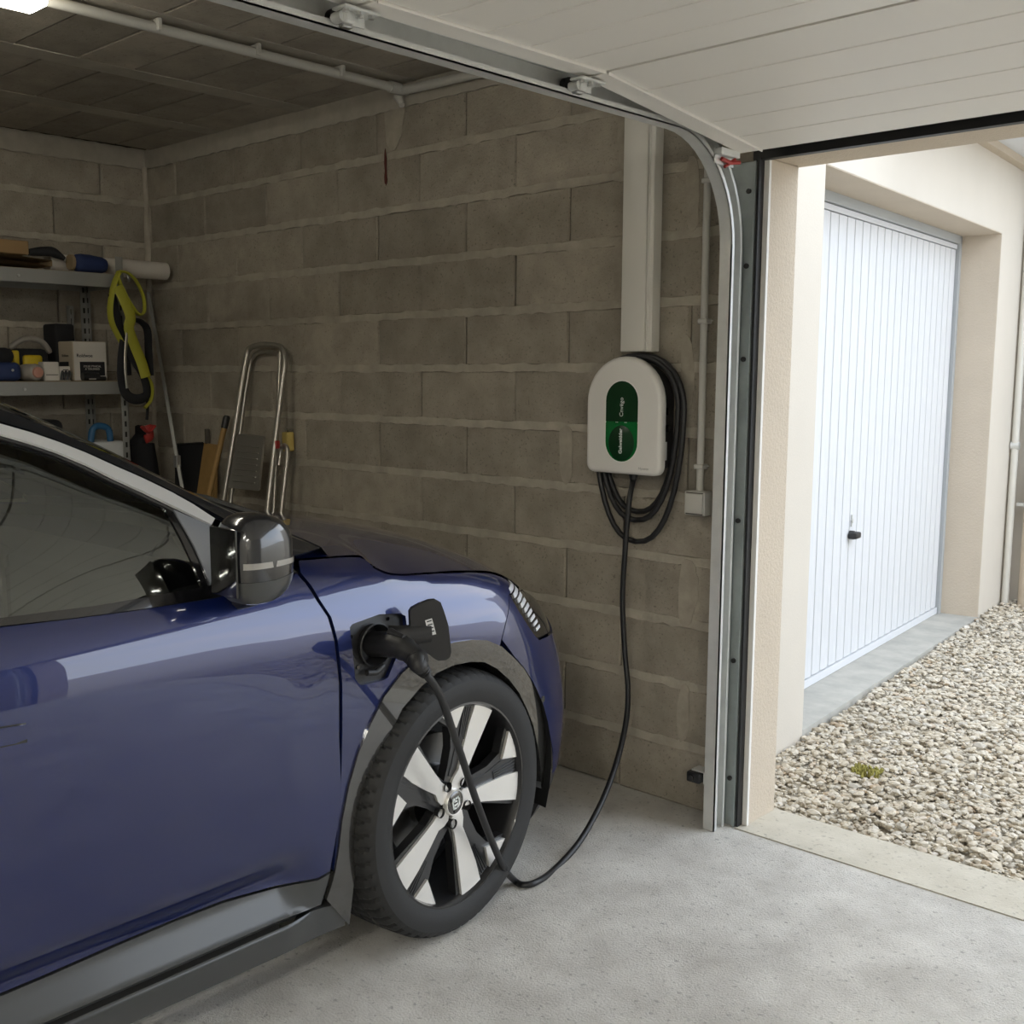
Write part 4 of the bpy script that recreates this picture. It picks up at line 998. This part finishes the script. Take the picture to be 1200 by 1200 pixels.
# ---- outlines traced on the body surface (s = position along the side, z = height)
doorF = HS([(339, 658), (348, 672), (360, 687), (372, 703), (385, 723), (391, 750), (396, 800), (399, 860), (398, 920), (394, 970), (387.5, 1019)])
clad_line = HS([(386.5, 1021), (371, 1029.5), (330, 1037), (262, 1055), (200, 1079), (140, 1104), (60, 1139), (0, 1164)])
belt = HS([(0, 735), (80, 726), (150, 717), (247, 702), (320, 684), (346, 673)])
RD = -2.74
door = doorF[1:]+[(s, z+.0) for s, z in clad_line]+[(RD, clad_line[-1][1]+.004), (RD, belt[0][1]+.004)]+belt[:-1]
fd = both('front_door', door, S_, 'paint')
dcl = [(s, z-.006) for s, z in clad_line]
dclad = dcl+[(RD, dcl[-1][1]+.004), (RD, .233)]+[(s_, .233) for s_ in (-2.4, -2.0, -1.7)]+HS([(376, 1060)])
both('door_cladding', dclad, S_, 'clad', step=.012)
# sail base triangle in front of the mirror
both('mirror_corner', HS([(322, 658), (337, 659), (345, 671), (322, 681)]), S_, 'clad_gloss', flange=.004)
port = HS([(411, 735), (414, 731), (444, 720), (468, 719), (474, 722), (476.5, 730), (477, 760), (465, 772), (454, 794), (450, 797), (424, 803), (419, 801), (417, 795), (411, 745)])
arch_o = HS([(392, 1021), (395, 995), (400, 960), (408, 920), (420, 880), (433, 847), (450, 815), (470, 788), (490, 770), (510, 759), (530, 752.5), (551, 749.5), (570, 750), (586, 757)])
seam = HS([(587, 750), (591, 735), (594.5, 720), (596, 697)])
hoodE_px = [(350, 654.5), (385, 652), (410, 650.5), (422, 651), (431, 657), (440, 664), (450, 669), (460, 672), (475, 672.5), (490, 671.5), (520, 669.5), (550, 668.5), (574, 669.5), (588, 674), (600, 681.5), (608, 688)]
hoodE = HS(hoodE_px)
fender = [(s, z) for s, z in HS([(350, 657)]+[(u, v+2.2) for u, v in hoodE_px[1:-1]])]+seam[::-1]+arch_o[::-1]+HS([(390.5, 1019), (397.5, 970), (401.8, 920), (402.8, 860), (399.8, 800), (394.8, 750), (388.8, 723), (376, 703), (363.5, 686), (352, 671)])
panel('front_wing', fender, S_, 'paint', car, holes=[port], side=1, label='blue front wing with open charging flap')
panel('front_wing', fender, S_, 'paint', car, side=-1)
gapc = HS([(345, 665), (355, 679), (368, 695), (387, 723), (393, 750), (398, 800), (401, 860), (400, 920), (396, 970), (389, 1019), (378, 1058)])
both('seam_backing', [(s-.018, z) for s, z in gapc]+[(s+.018, z) for s, z in gapc[::-1]], S_, 'rubber', off=-.011, flange=0)
# wheel arch cladding
arch_i = HS([(408, 1083), (413, 1040), (418, 1000), (423, 965), (430, 930), (441, 894), (455, 860), (471, 829), (490, 805), (510, 788), (530, 779), (548, 775.5), (565, 775.5), (581, 783), (595, 796), (606, 812), (615, 831), (623, 850), (628, 872), (631, 898), (632, 920), (629, 943)])
arch_f = HS([(600, 770), (612, 784), (622, 801), (630, 820), (636.5, 841), (642, 862), (645, 882), (645.5, 900), (643, 915), (640, 925), (634, 938)])
arch_all = HS([(381, 1053), (386, 1038)])+arch_o+arch_f+arch_i[::-1][1:]
both('arch_cladding', arch_all, S_, 'clad_gloss', step=.02, off=.006, flange=.045)
# front bumper, headlamp, grille
hl_l = HS([(597.5, 697), (603, 708), (610, 719), (618, 731), (625, 741), (631, 748)])
s1 = hl_l[-1][0]
hl = hl_l+[(s1+.16, hl_l[-1][1]-.012), (s1+.42, hl_l[-1][1]+.03), (s1+.44, .745), (s1+.25, .768), (s1+.05, zt(s1+.05)-.03)]+HS([(620, 699), (614, 690.5)])
both('headlamp', hl, S_, 'gloss_black', off=-.004, flange=.02, step=.02)
sx_nose = -.02
for sd in (1, -1):
    for k in range(9):
        f = k/9
        a0, b0 = lerp(hl_l[0][0], hl_l[-1][0], f*.98+.03), lerp(hl_l[0][1], hl_l[-1][1], f*.98+.03)
        w_ = lerp(.085, .03, f); hgt = lerp(.012, .008, f)
        q = [(a0+.012, b0+.006), (a0+.012+w_, b0+.006+w_*.10), (a0+.012+w_, b0+.006+w_*.10+hgt), (a0+.012, b0+.006+hgt)]
        panel('lamp_bar', q, S_, 'lamp_white', car, off=.0, flange=.003, side=sd, step=.02)
bmp = [(s+.004, z) for s, z in seam]+[(s+.003, z-.006) for s, z in hl_l[1:]]+[(s1+.16, hl_l[-1][1]-.02), (s1+.45, hl_l[-1][1]+.02), (s1+.47, .735), (S_MAX, .735), (S_MAX, .47), (S_MAX-.42, .47), (S_MAX-.52, .30), (-.70, .28)]+HS([(646, 905), (648.5, 882), (645, 862), (639.5, 841), (633, 819), (625, 800), (615, 783), (603, 768.5)])
both('front_bumper', bmp, S_, 'paint')
both('lower_grille', [(S_MAX-.41, .465), (S_MAX, .465), (S_MAX, .20), (S_MAX-.55, .19), (S_MAX-.51, .295)], S_, 'black_plastic')
both('upper_grille', [(s1+.49, .735), (S_MAX, .735), (S_MAX, .775), (s1+.49, .765)], S_, 'gloss_black')
both('bumper_lip', HS([(645, 908), (640, 925), (634, 940)])+[(-.72, .16), (S_MAX-.56, .17), (S_MAX-.515, .295), (-.70, .275)], S_, 'black_plastic', off=-.004)
sn = HS([(636, 819)])[0]
both('parking_sensor', [(sn[0]+.010*math.cos(a*PI/6), sn[1]+.010*math.sin(a*PI/6)) for a in range(12)], S_, 'clad_gloss', off=.003, flange=.004, step=.01)
# sill
sill = HS([(405, 1057), (405, 1084)])+[(-1.60, .145), (-2.3, .150), (-3.42, .150), (-3.47, .224), (-2.6, .2245), (-1.6, .2245)]
both('side_sill', sill, S_, 'clad', step=.02, flange=.04)
# rear part of the body side
RW = -3.90
def circ(r_, a0, a1, n=20, cz=.351): return [(RW+r_*math.cos(lerp(a0, a1, k/n)), cz+r_*math.sin(lerp(a0, a1, k/n))) for k in range(n+1)]
both('rear_door', [(-2.752, .319), (-2.752, 1.006), (-3.55, 1.02), (-3.62, .82)]+[p for p in circ(.44, 2.2, 3.02, 8)]+[(-3.40, .32)], S_, 'paint')
both('door_cladding', [(-2.752, .233), (-2.752, .310), (-3.39, .312), (-3.44, .233)], S_, 'clad')
both('rear_quarter', [(-3.565, 1.02), (-4.42, 1.03), (-4.46, .60)]+[(-4.36, .50)]+[p for p in circ(.44, .32, 2.15, 16)]+[(-3.635, .82)], S_, 'paint')
both('arch_cladding', circ(.435, -.30, 3.44, 40)+circ(.375, 3.55, -.40, 40), S_, 'clad_gloss', step=.03, off=.006, flange=.04)
both('rear_bumper', [(-4.47, .60), (S_MIN, .60), (S_MIN, .24), (-4.38, .24), (-4.35, .49)], S_, 'paint')
both('tail_panel', [(-4.43, 1.03), (S_MIN, 1.03), (S_MIN, .61), (-4.47, .61)], S_, 'paint')
both('tail_lamp', [(-4.40, .95), (-4.95, .93), (-4.95, .87), (-4.40, .86)], S_, 'red', off=.006)
# flush door handle
both('door_handle', HS([(-45, 862), (-20, 857), (24, 850), (32, 851.5), (35, 858), (32, 865), (24, 869), (-45, 884)]), S_, 'paint', off=.004, flange=.01, step=.015)
both('handle_recess', HS([(-48, 860), (-20, 855), (25, 848), (34, 849.5), (37.5, 858), (34, 867), (25, 871.5), (-48, 886)]), S_, 'gloss_black', off=.0012, flange=.001, step=.015)

# ---- glasshouse
strip_t = HG([(0, 498), (35, 508), (67, 519), (100, 532), (133, 547), (167, 562), (200, 578), (225, 592), (251, 609)])
strip_b = HG([(247, 616), (225, 605), (200, 593), (167, 577), (133, 561.5), (100, 545), (67, 531), (35, 520), (0, 510)])
y9 = strip_t[0][0]
def back(v0, v1, ys_): return [(y, lerp(Zr(y), Zb(y), lerp(v0, v1, k/(len(ys_)-1)))) for k, y in enumerate(ys_)]
vs_t = (Zr(y9)-strip_t[0][1])/(Zr(y9)-Zb(y9)); vs_b = (Zr(strip_b[-1][0])-strip_b[-1][1])/(Zr(y9)-Zb(y9))
ysb = [-2.3, -2.45, -2.6, -2.8, -3.1, -3.4, -3.7, -3.9]
both('window_strip', strip_t[::-1]+back(vs_t, .10, ysb)+back(.12+.05, vs_b, ysb[::-1])+strip_b[::-1], G_, 'chrome', step=.02, off=.004, flange=.006)
gl_t = HG([(0, 515), (67, 536), (133, 567), (194, 595)]); gl_r = HG([(205, 615), (222, 650), (238, 688)]); gl_b = HG([(117, 709), (0, 724)])
v_g = (Zr(gl_t[0][0])-gl_t[0][1])/(Zr(gl_t[0][0])-Zb(gl_t[0][0]))
gy = [-2.3, -2.45, -2.6, -2.69]
zb_e = gl_b[-1][1]
glass = gl_r+gl_b+[(-2.69, zb_e+.006)]+back(v_g, .20, gy)[::-1]+gl_t
both('front_window', glass, G_, 'car_glass', off=-.006, flange=0)
gl2 = [(-2.78, zb_e+.008), (-3.55, zb_e+.02), (-3.72, zb_e+.06), (-3.60, Zr(-3.6)-.10), (-3.2, Zr(-3.2)-.10), (-2.78, Zr(-2.78)-.10)]
both('rear_window', gl2, G_, 'car_glass', off=-.006, flange=0)
# black surround between strip, glass and belt
fr_low = HG([(247, 701), (150, 716), (80, 725), (0, 733.5)])
ring = HG([(251, 610)])+HG([(247, 640)])+fr_low+[(-2.6, fr_low[-1][1]+.004), (-3.6, 1.012), (-3.95, 1.03)]+back(.16, vs_b-.01, ysb[::-1])+[(s, z+.004) for s, z in strip_b[::-1]]
both('window_surround', ring, G_, 'gloss_black', off=-.003, flange=.01, holes=[glass, gl2], step=.03)
both('mirror_sail', HG([(203, 598), (248, 617), (246, 686)]), G_, 'sail', off=.002, flange=.004, step=.02)
ap_b = HG([(0, 494), (35, 504), (67, 515), (100, 528), (133, 543), (167, 558), (200, 574), (228, 589), (258, 605), (275, 615), (300, 630), (322, 645), (336, 653)])
ysr = [-1.47, -1.55, -1.65, -1.75, -1.85, -1.95, -2.05, -2.14]
pil = ap_b[::-1]+back(vs_t-.03, .07, ysb)+back(.0, .0, (ysb[::-1]))+back(0, 0, ysr[::-1])
both('roof_pillar', pil, G_, 'paint_black', step=.03, flange=.01)

bow = pchip([-4.6, -4.0, -3.4, -2.6, -2.2, -1.46], [-.12, -.06, 0, .0, .05, .13]); crown = pchip([-4.6, -4.0, -3.3, -2.4, -1.9, -1.46], [.02, .05, .065, .06, .05, .012])
def top(y, t): return Vector((XC+Xr(y)*t, y+bow(y)*(1-t*t), Zr(y)+crown(y)*(1-abs(t)**2.2)))
def topgrid(name, y0, y1, ts, material, n=24, lift=0):
    rows = [[top(lerp(y0, y1, k/n), t)+Vector((0, 0, lift)) for t in ts] for k in range(n+1)]
    return obj(name, MB().grid(rows), material, car, 60)
tt_ = [-.93+1.86*k/20 for k in range(21)]
topgrid('windscreen', -1.47, -2.36, tt_, 'car_glass'); topgrid('roof', -2.365, -3.70, [-1+.1*k for k in range(21)], 'paint_black'); topgrid('rear_screen', -3.705, -4.55, tt_, 'car_glass')
for sd in (1, -1): topgrid('screen_edge', -1.465, -2.36, [sd*x for x in (.93, .95, .975, 1.0)], 'gloss_black'); topgrid('screen_edge', -3.705, -4.55, [sd*x for x in (.93, .965, 1.0)], 'gloss_black')
# bonnet
EP = catmull([S_(s, z) for s, z in hoodE], 4)
zc_ = pchip([-1.40, -1.1, -.85, -.65, -.5, -.40, -.34], [1.046, 1.028, .988, .925, .862, .805, .765])
el = [0]
for a, b in zip(EP, EP[1:]): el.append(el[-1]+(b-a).length)
rows = []; ts = [-1+2*k/48 for k in range(49)]
for e_, l_ in zip(EP, el):
    w_ = l_/el[-1]; cy_ = lerp(-1.40, -.335, w_**1.15); cz_ = zc_(cy_); pw_ = lerp(2.0, 2.6, w_); row = []
    for t in ts:
        a = abs(t); dome = .010*smooth01(.62, .50, a)*(1-w_)*0
        row.append((XC+(e_.x-XC)*t, cy_+(e_.y-cy_)*a**pw_, cz_+(e_.z-cz_)*a**4.2+dome))
    rows.append(row)
hood = obj('bonnet', MB().grid(rows), 'paint', car, 70)
lip = [Vector(p) for p in rows[-1]]
obj('bonnet_edge', MB().grid([lip, [p+Vector((0, -.004, -.014)) for p in lip], [p+Vector((0, -.05, -.016)) for p in lip]]), 'paint', hood, 60)
rr = [Vector(p) for p in rows[0]]
obj('cowl', MB().grid([[p+Vector((0, -.004, -.006)) for p in rr], [p+Vector((0, -.03, -.035)) for p in rr], [top(-1.46, t)+Vector((0, .02, -.03)) for t in ts], [top(-1.47, t)+Vector((0, 0, .002)) for t in ts]]), 'black_plastic', car, 60)
for x0_, x1_ in ((.62, .02), (-.05, -.62)):
    a_, b2 = top(-1.50, x0_)+Vector((0, .02, .012)), top(-1.58, x1_)+Vector((0, .0, .014))
    obj('wiper', MB().tube([a_, a_.lerp(b2, .5)+Vector((0, 0, .012)), b2], [.010, .008, .006], 6), 'black_plastic', car, 50)

# ---- charge port and flap
pc_ = (sum(p[0] for p in port)/len(port), sum(p[1] for p in port)/len(port))
shr = lambda k: [(pc_[0]+(a-pc_[0])*k, pc_[1]+(b-pc_[1])*k) for a, b in port]
cp = panel('charge_port', shr(1.01), S_, 'black_plastic', car, off=-.012, flange=.02, holes=[[(PORT.y+.046*math.cos(a*PI/10), PORT.z+.050*math.sin(a*PI/10)) for a in range(20)]], step=.02, label='black charging socket bezel')
fx = lambda r_, a, h: (PORT.x+h, PORT.y+r_*math.cos(a), PORT.z+r_*1.06*math.sin(a))
obj('socket', MB().lathe([(.050, .016), (.047, .018), (.045, .010), (.043, -.03), (.0, -.03)], 24, fx, caps=False), 'black_plastic', cp, 40)
obj('socket_cap', MB().tube([S_(PORT.y+.02, PORT.z-.035)+Vector((.0, 0, -.018)), S_(PORT.y-.005, PORT.z-.052)+Vector((.004, 0, -.012)), S_(PORT.y-.03, PORT.z-.045)+Vector((.0, 0, -.016))], .008, 8), 'black_plastic', cp, 50)
for u, v in ((416, 747), (422.5, 783), (457.5, 726)):
    h_ = hit(u, v, fS); q = S_(*h_); obj('screw', MB().tube([q+Vector((-.014, 0, 0)), q+Vector((-.009, 0, 0))], .005, 8), 'gloss_black', cp)
hg = Vector((2.630, -1.330, .84)); dr_ = Vector((.47, .883, 0)); nn = Vector((dr_.y, -dr_.x, 0))
def lid_px(u, v):
    d = ray(u, v); t = (hg-CAM).dot(nn)/d.dot(nn); q = CAM+d*t-hg; return (q.dot(dr_), q.z)
lid2 = [lid_px(u, v) for u, v in ((480.5, 717), (483, 713), (492, 708), (504, 703.5), (511, 703), (516.5, 706), (521, 718), (525.5, 733), (529, 764), (527, 770.5), (523, 773.5), (514, 774.5), (509, 772), (499, 764), (485, 752), (481.5, 740))]
lf2 = lambda a, b, d: hg+dr_*a+Vector((0, 0, b))+nn*d
flap = obj('charge_flap', MB().prism(lid2, 0, -.014, lf2), 'black_plastic', car); flap['label'] = 'open charging flap seen from its black inner side'
obj('outer_skin', MB().prism(lid2, -.0142, -.018, lf2), 'paint', flap)
lb = [lid_px(u, v) for u, v in ((498, 727), (506, 724.5), (511, 743), (502.5, 745))]
obj('warning_label', MB().prism(lb, .0004, .0012, lf2), 'label_white', flap)
for k in range(4):
    a_, b2 = (Vector(lb[0])*(1-(k+.7)/4.6)+Vector(lb[3])*((k+.7)/4.6)), (Vector(lb[1])*(1-(k+.7)/4.6)+Vector(lb[2])*((k+.7)/4.6))
    obj('label_line', MB().prism([tuple(a_.lerp(b2, .15)), tuple(a_.lerp(b2, .85)), tuple(a_.lerp(b2, .85)+Vector((0, .003))), tuple(a_.lerp(b2, .15)+Vector((0, .003)))], .0013, .0016, lf2), 'dark_steel', flap)
obj('hinge_arm', MB().tube(catmull([S_(-1.36, .835)+Vector((-.02, 0, 0)), Vector((2.615, -1.345, .838)), hg+dr_*.02-nn*.006, hg+dr_*.05-nn*.008], 4), .016, 8, squash=1.6), 'black_plastic', flap, 50)

# ---- mirrors
for sd in (1, -1):
    X = lambda x: x if sd > 0 else 2*XC-x
    def mx(l): return [Vector((X(p[0]), p[1], p[2])) for p in l]
    c = Vector((2.662, -1.785, 1.087)); rows = []; HWX = .064
    for i in range(13):
        th_ = -PI/2+PI*i/12; row = []
        for k in range(24):
            ph = 2*PI*k/24; sp = lambda v, e: math.copysign(abs(v)**e, v)
            ca, sa = math.cos(th_), math.sin(th_)
            x = HWX*sp(ca, .55)*sp(math.cos(ph), .55); y = .075*sp(ca, .55)*sp(math.sin(ph), .6); z = .093*sp(sa, .65)
            if y > 0: x *= 1-.25*(y/.075); z *= 1-.2*(y/.075)
            row.append((X(c.x+x), c.y+y, c.z+z))
        rows.append(row)
    mir = obj('door_mirror', MB().grid(rows, closed_u=True), 'paint_black', car, 60)
    obj('mirror_glass', MB().rbox((min(X(c.x-.048), X(c.x+.044)), c.y-.0775, c.z-.07), (max(X(c.x-.048), X(c.x+.044)), c.y-.072, c.z+.068), .02, 3), 'gloss_black', mir, 40)
    def shell(th_, ph, k_=1.006):
        ca, sa = math.cos(th_), math.sin(th_); x = HWX*sp(ca, .55)*sp(math.cos(ph), .55); y = .075*sp(ca, .55)*sp(math.sin(ph), .6); z = .093*sp(sa, .65)
        if y > 0: x *= 1-.25*(y/.075); z *= 1-.2*(y/.075)
        return (X(c.x+x*k_), c.y+y*k_, c.z+z-.006)
    obj('turn_signal', MB().grid([[shell(th_, -.9+2.0*k/14, kk) for k in range(15)] for th_, kk in ((-.02, .98), (-.018, 1.012), (.012, 1.012), (.014, .98))]), 'lens', mir, 50)
    lowr = [[Vector((X(c.x+(p[0]-c.x if sd > 0 else -(p[0]-X(c.x)))*1.015), c.y+(p[1]-c.y)*1.015, c.z+(p[2]-c.z)*1.015)) for p in row] for row in rows[2:6]]
    obj('lower_shell', MB().grid(lowr, closed_u=True), 'clad', mir, 60)
    obj('mirror_arm', MB().tube(catmull(mx([(2.545, -1.76, .985), (2.58, -1.77, .998), (2.63, -1.775, 1.012), (2.65, -1.78, 1.03)]), 4), [.022]*13, 10, squash=1.5), 'black_plastic', mir, 50)

# ---- wheels
def make_wheel(loc, rotz, mirrored):
    wl_ = []
    n = 360
    prof = [(.262, -.004), (.268, .004), (.285, .011), (.305, .013), (.325, .009), (.337, .0), (.344, -.012), (.3475, -.024), (.349, -.045), (.350, -.062), (.343, -.064), (.343, -.072), (.3503, -.074), (.351, -.108), (.344, -.110), (.344, -.120), (.351, -.122), (.3503, -.156), (.343, -.158), (.343, -.166), (.350, -.168), (.3475, -.204), (.340, -.222), (.30, -.232), (.262, -.222)]
    vs_, fs = [], []
    for i, (r_, x) in enumerate(prof):
        for k in range(n):
            g = 0
            if 5 <= i <= 9 and (k-(i-5)) % 6 == 0: g = .009
            if i == 5 and g: g = .003
            if i in (20, 21) and k % 6 == 0: g = .006
            if i in (12, 13, 16, 17) and (k+i) % 6 == 0: g = .005
            a = 2*PI*k/n; vs_.append((x, (r_-g)*math.cos(a), (r_-g)*math.sin(a)))
    m = len(prof)
    for i in range(m-1):
        for k in range(n): fs.append((i*n+k, i*n+(k+1) % n, (i+1)*n+(k+1) % n, (i+1)*n+k))
    W = {}
    W['tyre'] = mesh_of('tyre', MB().add(vs_, fs), 'tyre', 24)
    ax = lambda r_, a, h: (h, r_*math.cos(a), r_*math.sin(a))
    W['rim'] = mesh_of('rim', MB().lathe([(.266, -.006), (.2685, .003), (.262, .004), (.257, -.006), (.252, -.03), (.246, -.10), (.250, -.215), (.262, -.222)], 72, ax, caps=False), 'alloy_black', 40)
    W['brake_disc'] = mesh_of('brake_disc', MB().lathe([(.0, -.085), (.085, -.085), (.086, -.105), (.165, -.105), (.165, -.125), (.0, -.125)], 48, ax), 'disc', 30)
    W['backplate'] = mesh_of('backplate', MB().lathe([(.0, -.16), (.245, -.16), (.245, -.17), (.0, -.17)], 40, ax), 'rubber', 30)
    cal_ = MB()
    for k in range(6):
        a = .35+.14*k; cal_.rbox((-.145, -.03, .12), (-.075, .03, .18), .01, 1) if False else None
    poly = [(.115, .3), (.115, .7), (.115, 1.1), (.185, 1.1), (.19, .7), (.185, .3)]
    pf = lambda r_, a, h: (h, r_*math.cos(a+2.0), r_*math.sin(a+2.0))
    cal_.prism(poly, -.15, -.075, pf)
    W['caliper'] = mesh_of('caliper', cal_, 'dark_steel')
    dep = lambda r_: -.006-(.262-r_)*.085
    def pol(l, th0): return [(r_, math.radians(a)+th0) for r_, a in l]
    def pf2(o1): return lambda r_, a, h: (dep(r_)+h, r_*math.cos(a), r_*math.sin(a))
    def prism_pol(mb, l, th0, h0, h1): return mb.prism(pol(l, th0), h0, h1, pf2(0))
    def arc(r_, a0, a1, k=5): return [(r_, lerp(a0, a1, i/k)) for i in range(k+1)]
    body = arc(.2575, -3, 51, 12)+[(.205, 38), (.15, 37), (.10, 44), (.07, 58), (.045, 72), (.03, 60), (.03, 0), (.052, -22), (.075, -12), (.11, -4)]
    face = arc(.2580, 0, 17.5, 5)+[(.20, 19.5), (.135, 20.5), (.085, 21), (.066, 33), (.048, 44), (.034, 40), (.034, 0), (.046, -14), (.062, -10), (.085, -3), (.13, -1)]
    tri = arc(.2580, 27.5, 48, 5)+[(.203, 33.5)]
    ins = arc(.2580, 17.5, 27.5, 3)+[(.203, 31.5), (.14, 31), (.10, 36), (.075, 44), (.066, 33), (.085, 21), (.135, 20.5), (.20, 19.5)]
    W['body'] = mesh_of('spoke', prism_pol(MB(), body, 0, -.035, -.009), 'alloy_black')
    W['face'] = mesh_of('machined_face', prism_pol(prism_pol(MB(), face, 0, -.008, 0), tri, 0, -.008, 0), 'alloy')
    ribs = prism_pol(MB(), ins, 0, -.012, -.007)
    for k in range(4):
        a0 = 19.2+2.1*k; prism_pol(ribs, [(.252, a0), (.252, a0+1.0), (.165, a0+2.3), (.165, a0+.8)], 0, -.009, -.004)
    W['ins'] = mesh_of('ribbed_insert', ribs, 'alloy_black')
    W['cap'] = mesh_of('centre_cap', MB().lathe([(.0, -.016), (.028, -.016), (.031, -.018), (.034, -.024), (.034, -.05)], 32, ax, caps=False), 'clad_gloss', 40)
    W['ring'] = mesh_of('cap_ring', MB().lathe([(.031, -.0172), (.0335, -.0165), (.036, -.020), (.036, -.03)], 32, ax, caps=False), 'alloy', 40)
    em = MB(); e0 = lambda a, b, d: (-.0155+d, a, b)
    def stroke(l, w_=.0022):
        for (a, b), (c_, d_) in zip(l, l[1:]):
            dx, dy = c_-a, d_-b; L_ = math.hypot(dx, dy); px_, py_ = -dy/L_*w_, dx/L_*w_; ex, ey = dx/L_*w_, dy/L_*w_
            em.prism([(a-ex+px_, b-ey+py_), (a-ex-px_, b-ey-py_), (c_+ex-px_, d_+ey-py_), (c_+ex+px_, d_+ey+py_)], 0, .0016, e0)
    stroke([(-.009, .013), (-.012, .006), (-.012, -.012), (-.003, -.014)]); stroke([(.002, .012), (.010, .012), (.013, .004), (.012, -.010), (.004, -.013)]); stroke([(-.006, .014), (-.004, .005), (.003, .004)]); stroke([(-.005, -.005), (.005, -.005)])
    W['emblem'] = mesh_of('emblem', em, 'print_white')
    W['lug_pocket'] = mesh_of('lug_pocket', MB().lathe([(.0135, -.017), (.013, -.020), (.012, -.045), (.0, -.045)], 14, ax, caps=False), 'rubber', 40)
    W['lug_nut'] = mesh_of('lug_nut', MB().lathe([(.0, -.026), (.007, -.027), (.008, -.05)], 6, ax), 'dark_steel')
    return W
WH = make_wheel(None, 0, False)
def place_wheel(loc, rotz, mirrored, steer):
    tb = obj('wheel', MB().tube([(0, 0, 0)]*0 or [(-.30, 0, 0), (-.12, 0, 0)], .05, 12), 'rubber', car, 40)
    # hub stub carries the wheel pieces
    tb.location = Vector(loc)-base_of(car)
    for v in tb.data.vertices: v.co += base_of(car)
    tb.rotation_euler = (0, 0, rotz)
    def ch(nm, me, rx=0):
        o_ = bpy.data.objects.new(nm, me); COL.objects.link(o_); o_.parent = tb; o_.rotation_euler = (rx, 0, 0); return o_
    for nm in ('tyre', 'rim', 'brake_disc', 'backplate', 'caliper'): ch(nm, WH[nm])
    TH0 = math.radians(57)
    for k in range(5):
        a = TH0+2*PI*k/5
        ch('spoke', WH['body'], a); ch('machined_face', WH['face'], a); ch('ribbed_insert', WH['ins'], a)
    for nm in ('centre_cap', 'cap_ring'): ch(nm, WH['cap' if nm == 'centre_cap' else 'ring'])
    ch('emblem', WH['emblem'], .2)
    for k in range(5):
        a = TH0+2*PI*k/5+math.radians(62)
        o_ = ch('lug_pocket', WH['lug_pocket']); o_.location = (0, .057*math.cos(a), .057*math.sin(a))
        o_ = ch('lug_nut', WH['lug_nut']); o_.location = (0, .057*math.cos(a), .057*math.sin(a))
WZ = .352
place_wheel((2.598, -1.13, WZ), math.radians(5), False, 1)
place_wheel((2.585, RW, WZ), 0, False, 0)
place_wheel((2*XC-2.598, -1.13, WZ), PI+math.radians(5), True, 1)
place_wheel((2*XC-2.585, RW, WZ), PI, True, 0)
for sd in (1, -1):
    for yc_ in (-1.13, RW):
        rows = []
        for k in range(25):
            a = lerp(-.35, PI+.35, k/24)
            rows.append([(XC+sd*x, yc_+r_*math.cos(a), .36+r_*math.sin(a)) for x, r_ in ((.895, .40), (.85, .415), (.60, .415), (.585, .30), (.585, .02))])
        obj('wheel_liner', MB().grid(rows), 'rubber', car, 60)
ub = MB().box((XC-.80, -3.40, .15), (XC+.80, -1.62, .24)).box((XC-.55, -4.55, .17), (XC+.55, -.62, .26))
obj('underbody', ub, 'rubber', car)
# ---- cabin
obj('cabin_floor', MB().box((XC-.78, -4.3, .30), (XC+.78, -1.55, .36)), 'interior', car)
obj('dashboard', MB().rbox((XC-.74, -1.86, .62), (XC+.74, -1.52, .97), .05, 3), 'interior', car, 50)
obj('screen', MB().rbox((XC-.22, -1.93, .84), (XC+.10, -1.905, 1.03), .01, 2), 'gloss_black', car, 40)
st = MB()
for k in range(24):
    pass
M_st = Matrix.Translation((XC-.37, -2.06, .90)) @ Matrix.Rotation(math.radians(65), 4, 'X')
st = MB(M_st).tube([(.175*math.cos(2*PI*k/28), .165*math.sin(2*PI*k/28), 0) for k in range(29)], .016, 8, caps=False).rbox((-.16, -.02, -.012), (.16, .02, .012), .006, 1).rbox((-.07, -.06, -.03), (.07, .06, .01), .02, 2)
obj('steering_wheel', st, 'interior', car, 50)
for nm, cx_, cy_, w_ in (('front_seat', XC-.37, -2.50, .52), ('front_seat', XC+.37, -2.50, .52), ('rear_seat', XC, -3.45, 1.30)):
    ss_ = obj(nm, MB().rbox((cx_-w_/2, cy_-.24, .42), (cx_+w_/2, cy_+.28, .60), .06, 3), 'seat', car, 50)
    Mb = Matrix.Translation((cx_, cy_-.22, .56)) @ Matrix.Rotation(math.radians(18), 4, 'X')
    obj('seat_back', MB(Mb).rbox((-w_/2+.01, -.08, 0), (w_/2-.01, .06, .62), .05, 3), 'seat', ss_, 50)
    for hx_ in ((0,) if w_ < 1 else (-.40, .40)): obj('headrest', MB(Mb).rbox((hx_-.12, -.06, .65), (hx_+.12, .04, .83), .035, 3).tube([(hx_-.05, 0, .6), (hx_-.05, 0, .68)], .008, 6).tube([(hx_+.05, 0, .6), (hx_+.05, 0, .68)], .008, 6), 'seat', ss_, 50)
for sd in (1, -1):
    obj('door_trim', MB().rbox((XC+sd*.80-.03, -3.55, .36), (XC+sd*.80+.03, -1.62, .95), .02, 2), 'interior', car, 50)
